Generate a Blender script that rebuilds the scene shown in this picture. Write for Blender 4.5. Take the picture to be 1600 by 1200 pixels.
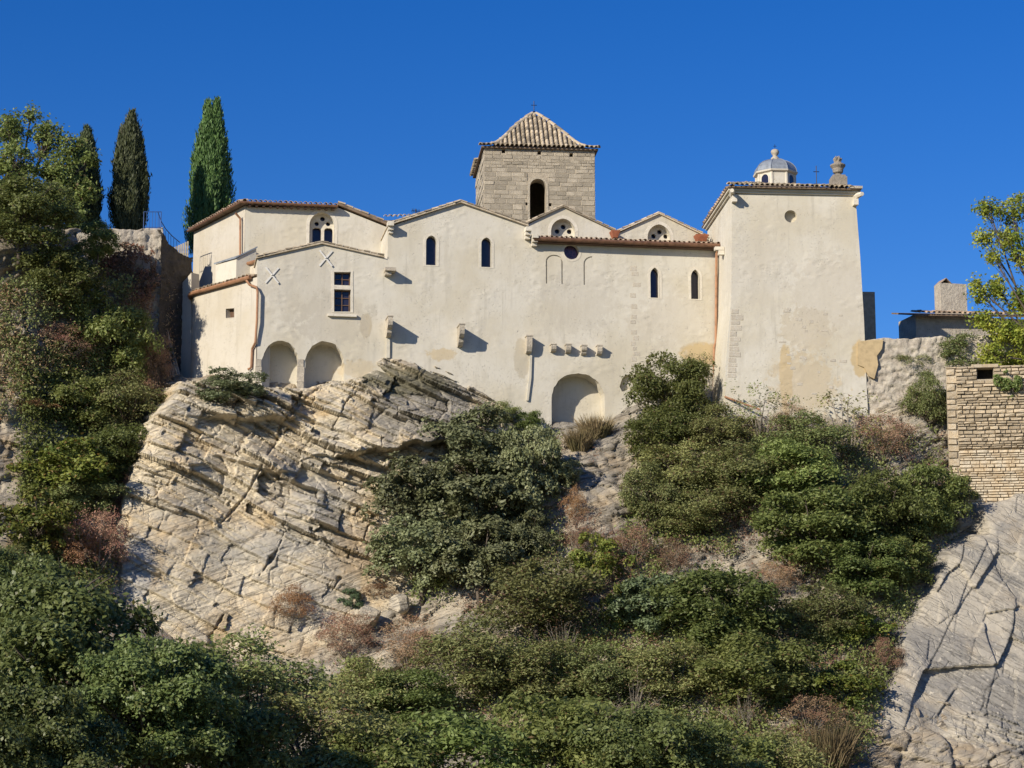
import bpy, math, random
import numpy as np
from mathutils import Vector, Matrix
from mathutils.geometry import tessellate_polygon
for o in list(bpy.data.objects): bpy.data.objects.remove(o)
rnd = random.Random(7)
SC = bpy.context.scene; COL = SC.collection
# ------------------------------------------------------------------ camera, sky, sun, exposure
YAW, PITCH, DIST, FPX = math.radians(9.7), math.radians(10.0), 106.0, 3500.0
cam_dir = Vector((math.sin(YAW)*math.cos(PITCH), math.cos(YAW)*math.cos(PITCH), math.sin(PITCH)))
CAM = -DIST*cam_dir
cam = bpy.data.cameras.new('camera'); cam.sensor_width = 36; cam.lens = 36*FPX/1600
cam.clip_start = 1; cam.clip_end = 6000
co = bpy.data.objects.new('camera', cam); COL.objects.link(co)
co.location = CAM; co.rotation_euler = (math.pi/2+PITCH, 0, -YAW)
SC.camera = co
SUN = Vector((-1.36, -1.02, 0.80)).normalized()          # towards the sun
el = math.asin(SUN.z); az = math.atan2(SUN.x, SUN.y)
W = bpy.data.worlds.new('World'); SC.world = W; W.use_nodes = True
wn = W.node_tree; wn.nodes.clear()
sk = wn.nodes.new('ShaderNodeTexSky'); sk.sky_type = 'NISHITA'; sk.sun_disc = False
sk.sun_elevation = el; sk.sun_rotation = az; sk.altitude = 250
sk.air_density = 1.0; sk.dust_density = 0.0; sk.ozone_density = 5.0
hs = wn.nodes.new('ShaderNodeHueSaturation'); hs.inputs['Saturation'].default_value = 1.30; hs.inputs['Hue'].default_value = 0.5175
hs.inputs['Value'].default_value = 0.86
bg = wn.nodes.new('ShaderNodeBackground'); bg.inputs['Strength'].default_value = 0.105
wo = wn.nodes.new('ShaderNodeOutputWorld')
wn.links.new(sk.outputs[0], hs.inputs['Color']); wn.links.new(hs.outputs[0], bg.inputs[0]); wn.links.new(bg.outputs[0], wo.inputs[0])
sl = bpy.data.lights.new('sun', 'SUN'); sl.energy = 4.6; sl.angle = math.radians(0.53); sl.color = (1.0, 0.905, 0.765)
so = bpy.data.objects.new('sun', sl); COL.objects.link(so); so.rotation_euler = SUN.to_track_quat('Z', 'Y').to_euler()
SC.view_settings.view_transform = 'Standard'; SC.view_settings.look = 'None'
SC.view_settings.exposure = 0.35; SC.view_settings.gamma = 1; SC.view_settings.use_curve_mapping = False
SC.render.engine = 'CYCLES'; SC.cycles.max_bounces = 6; SC.cycles.diffuse_bounces = 3; SC.cycles.transparent_max_bounces = 4

# ------------------------------------------------------------------ helpers: sight lines, frames, meshes
RX = Vector((math.cos(YAW), -math.sin(YAW), 0)); RU = RX.cross(cam_dir)
def ray(px, py): return cam_dir + RX*((px-800)/FPX) + RU*((600-py)/FPX)
def at(px, py, Y):
    r = ray(px, py); return CAM + r*((Y-CAM.y)/r.y)
class Fr:                                     # an upright frame: origin on the plan and a turn about z
    def __init__(s, ox, oy, deg):
        s.ox, s.oy, s.r = ox, oy, math.radians(deg); s.c, s.s = math.cos(s.r), math.sin(s.r)
    def uv(s, px, py, d=0.0):
        r = ray(px, py); a = -s.s*(CAM.x-s.ox)+s.c*(CAM.y-s.oy); b = -s.s*r.x+s.c*r.y
        p = CAM + r*((d-a)/b); dx, dy = p.x-s.ox, p.y-s.oy
        return (s.c*dx+s.s*dy, p.z)
    def world(s, u, y, z): return Vector((s.ox+s.c*u-s.s*y, s.oy+s.s*u+s.c*y, z))
    def poly(s, pts, d=0.0): return [s.uv(x, y, d) for x, y in pts]
def tag(o, label=None, cat=None, group=None, kind=None):
    if label: o['label'] = label
    if cat: o['category'] = cat
    if group: o['group'] = group
    if kind: o['kind'] = kind
    return o
def empty(name, loc=(0, 0, 0), rz=0.0):
    o = bpy.data.objects.new(name, None); COL.objects.link(o); o.location = loc; o.rotation_euler = (0, 0, rz); o.empty_display_size = .3
    return o
def link(name, me, parent=None, loc=(0, 0, 0), rot=(0, 0, 0), sc=(1, 1, 1)):
    o = bpy.data.objects.new(name, me); COL.objects.link(o); o.parent = parent
    o.location = loc; o.rotation_euler = rot; o.scale = sc
    return o
class MB:
    def __init__(s): s.v, s.f = [], []
    def add(s, vs, fs):
        b = len(s.v); s.v += [tuple(v) for v in vs]; s.f += [tuple(i+b for i in f) for f in fs]; return s
    def box(s, x0, x1, y0, y1, z0, z1):
        return s.add([(x0,y0,z0),(x1,y0,z0),(x1,y1,z0),(x0,y1,z0),(x0,y0,z1),(x1,y0,z1),(x1,y1,z1),(x0,y1,z1)],
                     [(0,3,2,1),(4,5,6,7),(0,1,5,4),(1,2,6,5),(2,3,7,6),(3,0,4,7)])
    def wall(s, outer, holes, y0, y1):        # an upright slab of outline (u,z) with openings, front at y0, back at y1
        loops = [outer]+list(holes)
        tri = tessellate_polygon([[Vector((u, z, 0)) for u, z in lp] for lp in loops])
        flat = [p for lp in loops for p in lp]; n = len(flat)
        vs = [(u, y0, z) for u, z in flat]+[(u, y1, z) for u, z in flat]
        fs = []
        for t in tri:
            a, b, c = [Vector((flat[i][0], flat[i][1])) for i in t]
            cr = (b-a).x*(c-a).y-(b-a).y*(c-a).x
            if abs(cr) < 1e-9: continue
            t = t if cr > 0 else (t[0], t[2], t[1])
            fs.append(t); fs.append((t[2]+n, t[1]+n, t[0]+n))
        i0 = 0
        for k, lp in enumerate(loops):
            m = len(lp); ar = sum(lp[i][0]*lp[(i+1) % m][1]-lp[(i+1) % m][0]*lp[i][1] for i in range(m))
            fl = (ar > 0) == (k == 0)
            for i in range(m):
                a, b = i0+i, i0+(i+1) % m
                fs.append((a, a+n, b+n, b) if fl else (b, b+n, a+n, a))
            i0 += m
        return s.add(vs, fs)
    def plate(s, poly, y):                    # flat sheet
        n = len(poly); return s.add([(u, y, z) for u, z in poly], [tuple(range(n))])
    def tube(s, pts, rad, n=8, cap=True):
        pts = [Vector(p) for p in pts]
        if not isinstance(rad, (list, tuple)): rad = [rad]*len(pts)
        b = len(s.v); up = None
        for i, p in enumerate(pts):
            d = (pts[min(i+1, len(pts)-1)]-pts[max(i-1, 0)]).normalized()
            if up is None: up = Vector((0, 0, 1)) if abs(d.z) < .9 else Vector((1, 0, 0))
            x = d.cross(up).normalized(); y = x.cross(d).normalized(); up = y
            for k in range(n):
                a = 2*math.pi*k/n; q = p+(x*math.cos(a)+y*math.sin(a))*rad[i]; s.v.append(tuple(q))
        for i in range(len(pts)-1):
            for k in range(n):
                k2 = (k+1) % n; s.f.append((b+i*n+k, b+i*n+k2, b+(i+1)*n+k2, b+(i+1)*n+k))
        if cap:
            s.f.append(tuple(b+k for k in reversed(range(n)))); s.f.append(tuple(b+(len(pts)-1)*n+k for k in range(n)))
        return s
    def lathe(s, prof, c, n=16, ph=0.0):      # prof: (r,z)
        b = len(s.v)
        for r, z in prof:
            for k in range(n):
                a = 2*math.pi*k/n+ph; s.v.append((c[0]+r*math.cos(a), c[1]+r*math.sin(a), c[2]+z))
        for i in range(len(prof)-1):
            for k in range(n):
                k2 = (k+1) % n; s.f.append((b+i*n+k, b+i*n+k2, b+(i+1)*n+k2, b+(i+1)*n+k))
        s.f.append(tuple(b+k for k in reversed(range(n)))); s.f.append(tuple(b+(len(prof)-1)*n+k for k in range(n)))
        return s
    def mesh(s, name, mat, smooth=False):
        me = bpy.data.meshes.new(name); me.from_pydata(s.v, [], s.f); me.update()
        if mat: me.materials.append(mat)
        if smooth: me.shade_smooth()
        return me
    def build(s, name, mat, parent=None, fr=None, smooth=False, loc=(0, 0, 0)):
        o = link(name, s.mesh(name, mat, smooth), parent, loc)
        if fr is not None: o.location = (fr.ox, fr.oy, 0); o.rotation_euler = (0, 0, fr.r)
        return o
def np_mesh(name, V, Q, mat, smooth=False):
    me = bpy.data.meshes.new(name); V = np.asarray(V, dtype=np.float32); Q = np.asarray(Q, dtype=np.int32); k = Q.shape[1]
    me.vertices.add(len(V)); me.vertices.foreach_set('co', V.ravel())
    me.loops.add(Q.size); me.loops.foreach_set('vertex_index', Q.ravel())
    me.polygons.add(len(Q)); me.polygons.foreach_set('loop_start', np.arange(len(Q), dtype=np.int32)*k)
    me.update(calc_edges=True); me.materials.append(mat)
    if smooth: me.shade_smooth()
    return me
# arches and rings in (u,z)
def pointed(u0, u1, z0, zs, za, n=7):
    w, h = u1-u0, za-zs; R = (w*w/4+h*h)/w; pts = [(u0, z0), (u1, z0)]
    f = math.atan2(h, R-w/2)
    for k in range(n+1):
        a = f*k/n; pts.append((u1-R+R*math.cos(a), zs+R*math.sin(a)))
    for k in range(n-1, -1, -1):
        a = f*k/n; pts.append((u0+R-R*math.cos(a), zs+R*math.sin(a)))
    return pts
def roundarch(u0, u1, z0, zs, za, n=14):
    um, w, h = (u0+u1)/2, (u1-u0)/2, za-zs
    return [(u0, z0), (u1, z0)]+[(um+w*math.cos(math.pi*k/n), zs+h*math.sin(math.pi*k/n)) for k in range(n+1)]
def circle(u, z, r, n=20, rz=None): return [(u+r*math.cos(2*math.pi*k/n), z+(rz or r)*math.sin(2*math.pi*k/n)) for k in range(n)]
def grow(poly, k, ku=None):
    n = len(poly); cu = sum(p[0] for p in poly)/n; cz = sum(p[1] for p in poly)/n
    out = []
    for i in range(n):
        a, b = Vector(poly[i-1]), Vector(poly[(i+1) % n]); t = (b-a).normalized(); nn = Vector((t.y, -t.x)); out.append((poly[i][0]+nn.x*k, poly[i][1]+nn.y*k))
    return out
# ------------------------------------------------------------------ noise on arrays
def _h(ix, iy, seed):
    h = (ix.astype(np.int64)*374761393+iy.astype(np.int64)*668265263+seed*2147483647+12345) & 0xffffffff
    h = ((h ^ (h >> 13))*1274126177) & 0xffffffff
    h = ((h ^ (h >> 16))*2246822519) & 0xffffffff
    return ((h ^ (h >> 15)) & 0xffffff)/float(0xffffff)
def vn(x, y, seed=0):
    x, y = np.asarray(x, float), np.asarray(y, float); ix, iy = np.floor(x), np.floor(y); fx, fy = x-ix, y-iy
    fx = fx*fx*fx*(fx*(fx*6-15)+10); fy = fy*fy*fy*(fy*(fy*6-15)+10)
    a, b, c, d = _h(ix, iy, seed), _h(ix+1, iy, seed), _h(ix, iy+1, seed), _h(ix+1, iy+1, seed)
    return (a*(1-fx)+b*fx)*(1-fy)+(c*(1-fx)+d*fx)*fy*1.0
def fbm(x, y, seed=0, o=4, g=.5):
    t, a, s = 0, 1.0, 0
    for k in range(o): t = t+a*(vn(np.asarray(x)*2**k+17.3*k, np.asarray(y)*2**k-9.1*k, seed+k)-.5); s += a; a *= g
    return t/s*2
def ss(a, b, x): t = np.clip((x-a)/(b-a), 0, 1); return t*t*(3-2*t)
def rubble(X, Z, size, seed, asp=1.5, crack=.55, wp=.35):        # angular stones: a tilted facet per cell, with open joints
    x = X/(size*asp)+wp*fbm(X/size*.5, Z/size*.5, seed, 2); z = Z/size+wp*fbm(X/size*.5+9, Z/size*.5, seed+1, 2); ix, iz = np.floor(x), np.floor(z)
    f1 = np.full(X.shape, 9.0); f2 = f1.copy(); h = np.zeros(X.shape)
    for a in (-1, 0, 1):
        for b in (-1, 0, 1):
            cx, cz = ix+a, iz+b; dx = x-(cx+.1+.8*_h(cx, cz, seed+2)); dz = z-(cz+.1+.8*_h(cx, cz, seed+3)); d = np.hypot(dx, dz)
            hh = (_h(cx, cz, seed+4)-.5)+.9*dx*(_h(cx, cz, seed+5)-.5)+.9*dz*(_h(cx, cz, seed+6)-.75)
            n = d < f1; f2 = np.where(n, f1, np.minimum(f2, d)); h = np.where(n, hh, h); f1 = np.where(n, d, f1)
    return h-crack*(1-ss(0, .13, f2-f1))
def polydist(px, pz, poly):                   # signed distance to a polygon, inside negative
    d = np.full(px.shape, 1e9); ins = np.zeros(px.shape, bool); n = len(poly)
    for i in range(n):
        ax, az = poly[i]; bx, bz = poly[(i+1) % n]; ex, ez = bx-ax, bz-az
        t = np.clip(((px-ax)*ex+(pz-az)*ez)/(ex*ex+ez*ez+1e-9), 0, 1)
        d = np.minimum(d, np.hypot(px-ax-t*ex, pz-az-t*ez))
        c = ((az > pz) != (bz > pz)); 
        with np.errstate(divide='ignore', invalid='ignore'): xi = ax+(pz-az)/(bz-az+1e-12)*ex
        ins ^= c & (px < xi)
    return np.where(ins, -d, d)
# ------------------------------------------------------------------ procedural materials
class Mt:
    def __init__(s, name, rough=.9, spec=.25):
        s.m = bpy.data.materials.new(name); s.m.use_nodes = True; s.t = s.m.node_tree; s.t.nodes.clear()
        s.b = s.t.nodes.new('ShaderNodeBsdfPrincipled'); s.o = s.t.nodes.new('ShaderNodeOutputMaterial'); s.t.links.new(s.b.outputs[0], s.o.inputs[0])
        s.b.inputs['Roughness'].default_value = rough; s.b.inputs['Specular IOR Level'].default_value = spec
        s.co = s.t.nodes.new('ShaderNodeTexCoord').outputs['Object']
    def set(s, i, v):
        if isinstance(v, bpy.types.NodeSocket): s.t.links.new(v, i)
        elif v is not None: i.default_value = (*v, 1) if isinstance(v, tuple) and len(v) == 3 and i.type == 'RGBA' else v
    def map(s, sc=(1, 1, 1), rot=(0, 0, 0), loc=(0, 0, 0), co=None):
        n = s.t.nodes.new('ShaderNodeMapping'); s.set(n.inputs[0], co or s.co); n.inputs['Scale'].default_value = sc; n.inputs['Rotation'].default_value = rot; n.inputs['Location'].default_value = loc
        return n.outputs[0]
    def noise(s, scale, co=None, det=4, rough=.55, dist=0.0):
        n = s.t.nodes.new('ShaderNodeTexNoise'); s.set(n.inputs['Vector'], co or s.co); n.inputs['Scale'].default_value = scale; n.inputs['Detail'].default_value = det; n.inputs['Roughness'].default_value = rough; n.inputs['Distortion'].default_value = dist
        return n.outputs[0]
    def voro(s, scale, co=None, feat='F1', rnd_=1.0, out=0):
        n = s.t.nodes.new('ShaderNodeTexVoronoi'); n.feature = feat; s.set(n.inputs['Vector'], co or s.co); n.inputs['Scale'].default_value = scale; n.inputs['Randomness'].default_value = rnd_
        return n.outputs[out]
    def ramp(s, f, a, b, lo=0.0, hi=1.0):
        n = s.t.nodes.new('ShaderNodeMapRange'); n.interpolation_type = 'SMOOTHSTEP'; s.set(n.inputs[0], f); 
        for i, v in enumerate((a, b, lo, hi)): n.inputs[i+1].default_value = v
        return n.outputs[0]
    def math(s, op, a, b=None, c=None):
        n = s.t.nodes.new('ShaderNodeMath'); n.operation = op; s.set(n.inputs[0], a)
        if b is not None: s.set(n.inputs[1], b)
        if c is not None: s.set(n.inputs[2], c)
        return n.outputs[0]
    def mix(s, f, a, b, mode='MIX'):
        n = s.t.nodes.new('ShaderNodeMix'); n.data_type = 'RGBA'; n.blend_type = mode; s.set(n.inputs[0], f); s.set(n.inputs[6], a); s.set(n.inputs[7], b)
        return n.outputs[2]
    def bump(s, h, st=.3, dist=.05, nrm=None):
        n = s.t.nodes.new('ShaderNodeBump'); n.inputs['Strength'].default_value = st; n.inputs['Distance'].default_value = dist; s.set(n.inputs['Height'], h)
        if nrm: s.set(n.inputs['Normal'], nrm)
        return n.outputs[0]
    def blob(s, u, z, ru, rz, soft=.5, nz=.9, sc=2.2):   # an irregular patch on a wall, in the wall's own metres
        sp = s.t.nodes.new('ShaderNodeSeparateXYZ'); s.set(sp.inputs[0], s.co)
        a = s.math('DIVIDE', s.math('SUBTRACT', sp.outputs[0], u), ru); b = s.math('DIVIDE', s.math('SUBTRACT', sp.outputs[2], z), rz)
        d = s.math('SQRT', s.math('ADD', s.math('MULTIPLY', a, a), s.math('MULTIPLY', b, b)))
        d = s.math('ADD', d, s.math('MULTIPLY', s.math('SUBTRACT', s.noise(sc, det=9, rough=.68), .5), nz*2))
        return s.ramp(d, 1.0+soft*.5, 1.0-soft*.5)
    def done(s, col=None, nrm=None, rough=None):
        if col is not None: s.set(s.b.inputs['Base Color'], col)
        if nrm is not None: s.set(s.b.inputs['Normal'], nrm)
        if rough is not None: s.set(s.b.inputs['Roughness'], rough)
        return s.m
    def rand(s):
        return s.t.nodes.new('ShaderNodeObjectInfo').outputs['Random']
    def island(s):
        return s.t.nodes.new('ShaderNodeNewGeometry').outputs['Random Per Island']
def plaster(name, base, blobs=(), bumpy=.35, mott=.5):
    m = Mt(name, .93, .2)
    c = m.mix(m.ramp(m.noise(.35, det=5), .38, .66), base, tuple(x*k for x, k in zip(base, (.90, .87, .80))))
    c = m.mix(m.math('MULTIPLY', m.ramp(m.noise(2.2, m.map((1, 1, .8)), 7, .68), .50, .72), mott), c, tuple(x*k for x, k in zip(base, (.74, .72, .67))))
    c = m.mix(m.math('MULTIPLY', m.ramp(m.noise(1.1, m.map((1.6, 1.6, .25)), 5, .6), .52, .72), .5), c, tuple(x*k for x, k in zip(base, (.80, .78, .74))))
    c = m.mix(m.math('MULTIPLY', m.ramp(m.noise(1.6, m.map((2.2, 2.2, .13), loc=(4, 1, 6)), 5, .65), .56, .74), .5), c, tuple(x*k for x, k in zip(base, (.70, .69, .67))))
    for (u, z, ru, rz, col, k, nz) in blobs:
        c = m.mix(m.math('MULTIPLY', m.blob(u, z, ru, rz, .25, nz), k), c, col)
    pit = m.ramp(m.noise(5.0, det=3, rough=.6), .66, .74)
    stone = m.ramp(m.voro(2.3, m.map((1, 1, 1.6)), out=0), .1, .6)
    chip = m.math('MULTIPLY', m.ramp(m.noise(8.0, m.map((1, 1, 1.5)), 3, .6), .58, .66), m.ramp(m.noise(.9, m.map(loc=(2, 5, 3)), 4, .6), .50, .62))
    h = m.math('ADD', m.math('MULTIPLY', m.noise(1.5, det=8, rough=.6), .45), m.math('ADD', m.math('MULTIPLY', pit, -.5), m.math('MULTIPLY', chip, -.75)))
    h = m.math('ADD', h, m.math('MULTIPLY', stone, m.math('MULTIPLY', m.ramp(m.noise(.5, det=3), .48, .66), .35)))
    c = m.mix(m.math('MULTIPLY', m.math('MAXIMUM', pit, chip), .38), c, tuple(x*.6 for x in base))
    return m.done(c, m.bump(h, bumpy, .12, m.bump(m.noise(22, det=4), .12, .02)))
def stone(name, a, b, dark, scale=2.0, bumpy=.5, perobj=.25):
    m = Mt(name, .92, .2)
    c = m.mix(m.ramp(m.noise(scale, det=5), .35, .65), a, b)
    c = m.mix(m.math('MULTIPLY', m.ramp(m.noise(scale*3, det=6, rough=.7), .52, .7), .7), c, dark)
    r = m.math('MULTIPLY_ADD', m.rand(), perobj*2, 1-perobj)
    hsv = m.t.nodes.new('ShaderNodeHueSaturation'); m.set(hsv.inputs['Value'], r); m.set(hsv.inputs['Color'], c)
    return m.done(hsv.outputs[0], m.bump(m.noise(scale*4, det=8, rough=.65), bumpy, .08))
def plain(name, col, rough=.5, metal=0.0, var=.3, spec=.4, bsc=9):
    m = Mt(name, rough, spec); m.b.inputs['Metallic'].default_value = metal
    c = m.mix(m.math('MULTIPLY', m.ramp(m.noise(4, det=5), .4, .7), 1), col, tuple(x*(1-var) for x in col))
    return m.done(c, m.bump(m.noise(bsc, det=4), .15, .02))
def leafmat(name, a, b, c, trans=.3, rough=.55, dead=None, deadk=.1):
    a, b, c = [tuple(x*k for x, k in zip(q, (2.15, 2.1, 1.95))) for q in (a, b, c)]
    m = Mt(name, rough, .35); isl = m.island(); ob = m.rand()
    col = m.mix(isl, a, b)
    col = m.mix(m.ramp(m.noise(.9, det=2), .45, .65), col, c)
    if dead: col = m.mix(m.ramp(m.math('FRACT', m.math('MULTIPLY', isl, 7.31)), 1-deadk-.01, 1-deadk), col, dead)
    hsv = m.t.nodes.new('ShaderNodeHueSaturation'); m.set(hsv.inputs['Value'], m.math('MULTIPLY_ADD', ob, .62, .72)); m.set(hsv.inputs['Hue'], m.math('MULTIPLY_ADD', m.math('FRACT', m.math('MULTIPLY', ob, 5.7)), .036, .476)); m.set(hsv.inputs['Color'], col)
    m.done(hsv.outputs[0])
    tr = m.t.nodes.new('ShaderNodeBsdfTranslucent'); mx = m.t.nodes.new('ShaderNodeMixShader'); mx.inputs[0].default_value = trans
    m.set(tr.inputs[0], hsv.outputs[0]); m.t.links.new(m.b.outputs[0], mx.inputs[1]); m.t.links.new(tr.outputs[0], mx.inputs[2]); m.t.links.new(mx.outputs[0], m.o.inputs[0])
    return m.m
def rockmat(name, dip, pale, ochre, grey, greyk=.6, fleck=.0, spots=(), part=.75, ani=1.0):
    m = Mt(name, .95, .12)
    v = m.map(rot=(0, dip, 0)); st = m.map((.30, .30, 2.6), co=v)
    c = m.mix(m.ramp(m.noise(.5, det=6, rough=.6), .44, .70), pale, ochre)
    c = m.mix(m.math('MULTIPLY', m.ramp(m.noise(.36, m.map((.6, .6, 1.3), loc=(3, 7, 1), co=v), 8, .7), .47, .58), greyk), c, grey)
    c = m.mix(m.math('MULTIPLY', m.ramp(m.noise(1.1, st, 8, .72), .52, .72), .55 if ani else .15), c, tuple(x*.58 for x in ochre))
    c = m.mix(m.math('MULTIPLY', m.ramp(m.noise(6, det=7, rough=.78), .52, .70), .6), c, tuple(x*.45 for x in grey))
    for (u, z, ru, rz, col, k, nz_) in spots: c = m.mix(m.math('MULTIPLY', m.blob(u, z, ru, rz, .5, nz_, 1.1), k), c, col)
    if fleck: c = m.mix(m.math('MULTIPLY', m.ramp(m.noise(5, m.map(loc=(5, 2, 8)), 5, .7), .58, .66), fleck), c, tuple(min(.7, x*1.3) for x in pale))
    prt = m.ramp(m.math('ABSOLUTE', m.math('SUBTRACT', m.noise(1.0, m.map((.16, .16, 2.4), co=v, loc=(1, 4, 2)), 6, .62), .5)), .018, .004)
    c = m.mix(m.math('MULTIPLY', prt, m.math('MULTIPLY', m.ramp(m.noise(.8, m.map(loc=(8, 1, 4)), 3), .42, .58), part)), c, (.10, .085, .065))
    wv = m.t.nodes.new('ShaderNodeVectorMath'); wv.operation = 'MULTIPLY_ADD'; nz = m.t.nodes.new('ShaderNodeTexNoise'); nz.inputs['Scale'].default_value = 1.3; nz.inputs['Detail'].default_value = 4; m.set(nz.inputs['Vector'], m.co)
    m.set(wv.inputs[0], nz.outputs['Color']); wv.inputs[1].default_value = (.5, .5, .5); m.set(wv.inputs[2], v)
    cr = m.ramp(m.voro(1.25, m.map((.55, .55, 1.9), co=wv.outputs[0]), 'DISTANCE_TO_EDGE'), .0, .035)
    cr2 = m.ramp(m.voro(4.2, m.map((.6, .6, 1.6), co=wv.outputs[0]), 'DISTANCE_TO_EDGE'), .0, .06)
    h = m.math('ADD', m.math('MULTIPLY', m.noise(2.4, m.map((.30, .30, 3.2) if ani else (1.1, 1.1, 1.4), co=v), 10, .75), .75 if ani else .5), m.math('MULTIPLY', m.noise(13, det=7, rough=.75), .30))
    h = m.math('ADD', h, m.math('ADD', m.math('MULTIPLY', cr, .30), m.math('MULTIPLY', prt, -.5)))
    return m.done(c, m.bump(h, .8, .13))
# ------------------------------------------------------------------ the hill: depth of the slope behind each point of the face
CP = [(-250,380,1.5),(0,400,1.5),(120,400,4.4),(240,400,5.4),(0,520,1.0),(120,520,3.4),(230,520,5.3),(265,600,4.8),(-250,650,-1),(0,650,-1),(100,650,1.2),(200,650,3.2),
 (0,800,-3),(100,800,-1.8),(180,800,-.2),(0,950,-6.5),(150,950,-5),(0,1200,-14),(200,1200,-13),(-250,1200,-14),(300,620,.4),(500,620,.4),(700,620,.4),
 (300,800,-.4),(500,800,-.4),(650,800,-.9),(300,1000,-3.3),(500,1000,-3.3),(400,1200,-12),(850,670,0),(900,672,.1),(800,700,-1),(930,720,-3.0),(935,800,-4.9),(925,860,-6.2),(800,900,-5),
 (700,1000,-6.3),(900,1000,-8.5),(800,1200,-14),(990,640,-.3),(1090,645,-.8),(1140,655,-3.7),(1250,660,-4.2),(1350,655,-4.3),(1050,800,-4.5),(1250,800,-7.5),
 (1400,700,-5.8),(1450,600,-4.6),(1450,800,-7.5),(1200,1000,-11),(1400,1000,-11),(1200,1200,-16),(1500,1200,-16),(1550,600,-4),(1600,800,-6.5),(1850,620,-4),(1850,800,-7),(1850,1200,-16)]
cpw = np.array([tuple(at(*c)) for c in CP])
def _tps(r2): return np.where(r2 > 1e-9, r2*np.log(r2+1e-12)*.5, 0)
_n = len(cpw); _A = np.zeros((_n+3, _n+3)); _d2 = (cpw[:, None, 0]-cpw[None, :, 0])**2+(cpw[:, None, 2]-cpw[None, :, 2])**2
_A[:_n, :_n] = _tps(_d2)+np.eye(_n)*2.0; _A[:_n, _n] = 1; _A[:_n, _n+1] = cpw[:, 0]; _A[:_n, _n+2] = cpw[:, 2]; _A[_n:, :_n] = _A[:_n, _n:].T
_w = np.linalg.solve(_A, np.concatenate([cpw[:, 1], np.zeros(3)]))
def hillY(X, Z):
    X, Z = np.asarray(X, float), np.asarray(Z, float); sh = X.shape; x, z = X.ravel(), Z.ravel(); out = _w[_n]+_w[_n+1]*x+_w[_n+2]*z
    for i in range(_n): out = out+_w[i]*_tps((x-cpw[i, 0])**2+(z-cpw[i, 2])**2)
    return out.reshape(sh)
def hill_at(px, py):
    Y = -4.0
    for _ in range(25): p = at(px, py, Y); Y = .4*Y+.6*float(hillY(p.x, p.z))
    return at(px, py, Y)
GZ = -20.5
def grid_quads(nr, nc):
    i = np.arange(nr*nc).reshape(nr, nc); return np.stack([i[:-1, :-1], i[:-1, 1:], i[1:, 1:], i[1:, :-1]], -1).reshape(-1, 4)
M_soil = rockmat('hillside_soil_and_rubble', .35, (.43,.375,.285), (.33,.25,.155), (.24,.225,.195), .75, .3)
def spot(x, y, w, h, Y, col, k, nz):
    a, b = at(x, y, Y), at(x+w, y-h, Y); return (a.x, a.z, abs(b.x-a.x), abs(b.z-a.z), col, k, nz)
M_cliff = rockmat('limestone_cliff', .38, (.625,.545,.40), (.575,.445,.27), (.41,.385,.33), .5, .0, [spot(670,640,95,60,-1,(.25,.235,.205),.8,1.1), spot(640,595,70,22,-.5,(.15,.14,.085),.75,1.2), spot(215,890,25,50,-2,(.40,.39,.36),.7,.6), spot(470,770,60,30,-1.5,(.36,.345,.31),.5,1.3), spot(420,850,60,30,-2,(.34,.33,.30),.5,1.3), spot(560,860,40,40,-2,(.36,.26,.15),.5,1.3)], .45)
M_grey = rockmat('grey_weathered_limestone', -.6, (.42,.38,.305), (.37,.31,.225), (.265,.25,.22), .9, .85, (), .0, 0)
M_ground = plain('dry_valley_ground', (.22,.19,.12), .95, 0, .4, .1, 1)
# valley floor to the horizon
g = MB().add([(-3000,-3000,GZ),(3000,-3000,GZ),(3000,3000,GZ),(-3000,3000,GZ)], [(0,1,2,3)]).build('ground', M_ground); tag(g, 'dry valley ground reaching to the horizon', 'ground', kind='structure')
# hillside curtain with a plateau behind its brink
TOP = [(-300,362),(150,358),(222,360),(240,430),(258,500),(285,592),(600,600),(760,610),(840,660),(950,662),(990,625),(1090,640),(1140,650),(1340,648),(1360,640),(1420,622),(1480,605),(1560,570),(1900,560)]
tx = [at(x, y, hill_at(x, y).y) for x, y in TOP]
X = np.arange(-38, 42, .11); ztop = np.interp(X, [p.x for p in tx], [p.z for p in tx])+.15*fbm(X*.6, X*0, 3)
nr = 250; v = np.linspace(0, 1, nr)[:, None]; XX = np.repeat(X[None], nr, 0); ZZ = GZ-.4+(ztop[None]-GZ+.4)*v
YY = hillY(XX, ZZ)
YY = YY-.55*fbm(XX*.35, ZZ*.45, 5, 4)-.40*rubble(XX, ZZ, 1.1, 21)-.22*rubble(XX, ZZ, .42, 31)-.08*fbm(XX*3, ZZ*3, 9, 3)
bk = []
for dy, dz in ((.5,.12),(2,.2),(8,.3),(60,.5)): bk.append(np.stack([X, YY[-1]+dy, ztop+dz], -1))
V = np.concatenate([np.stack([XX, YY, ZZ], -1).reshape(-1, 3)]+bk)
hs_ = link('hillside', np_mesh('hillside', V, grid_quads(nr+4, len(X)), M_soil)); tag(hs_, 'steep hillside of pale rubble and soil under the church', 'hillside', kind='structure')

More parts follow.
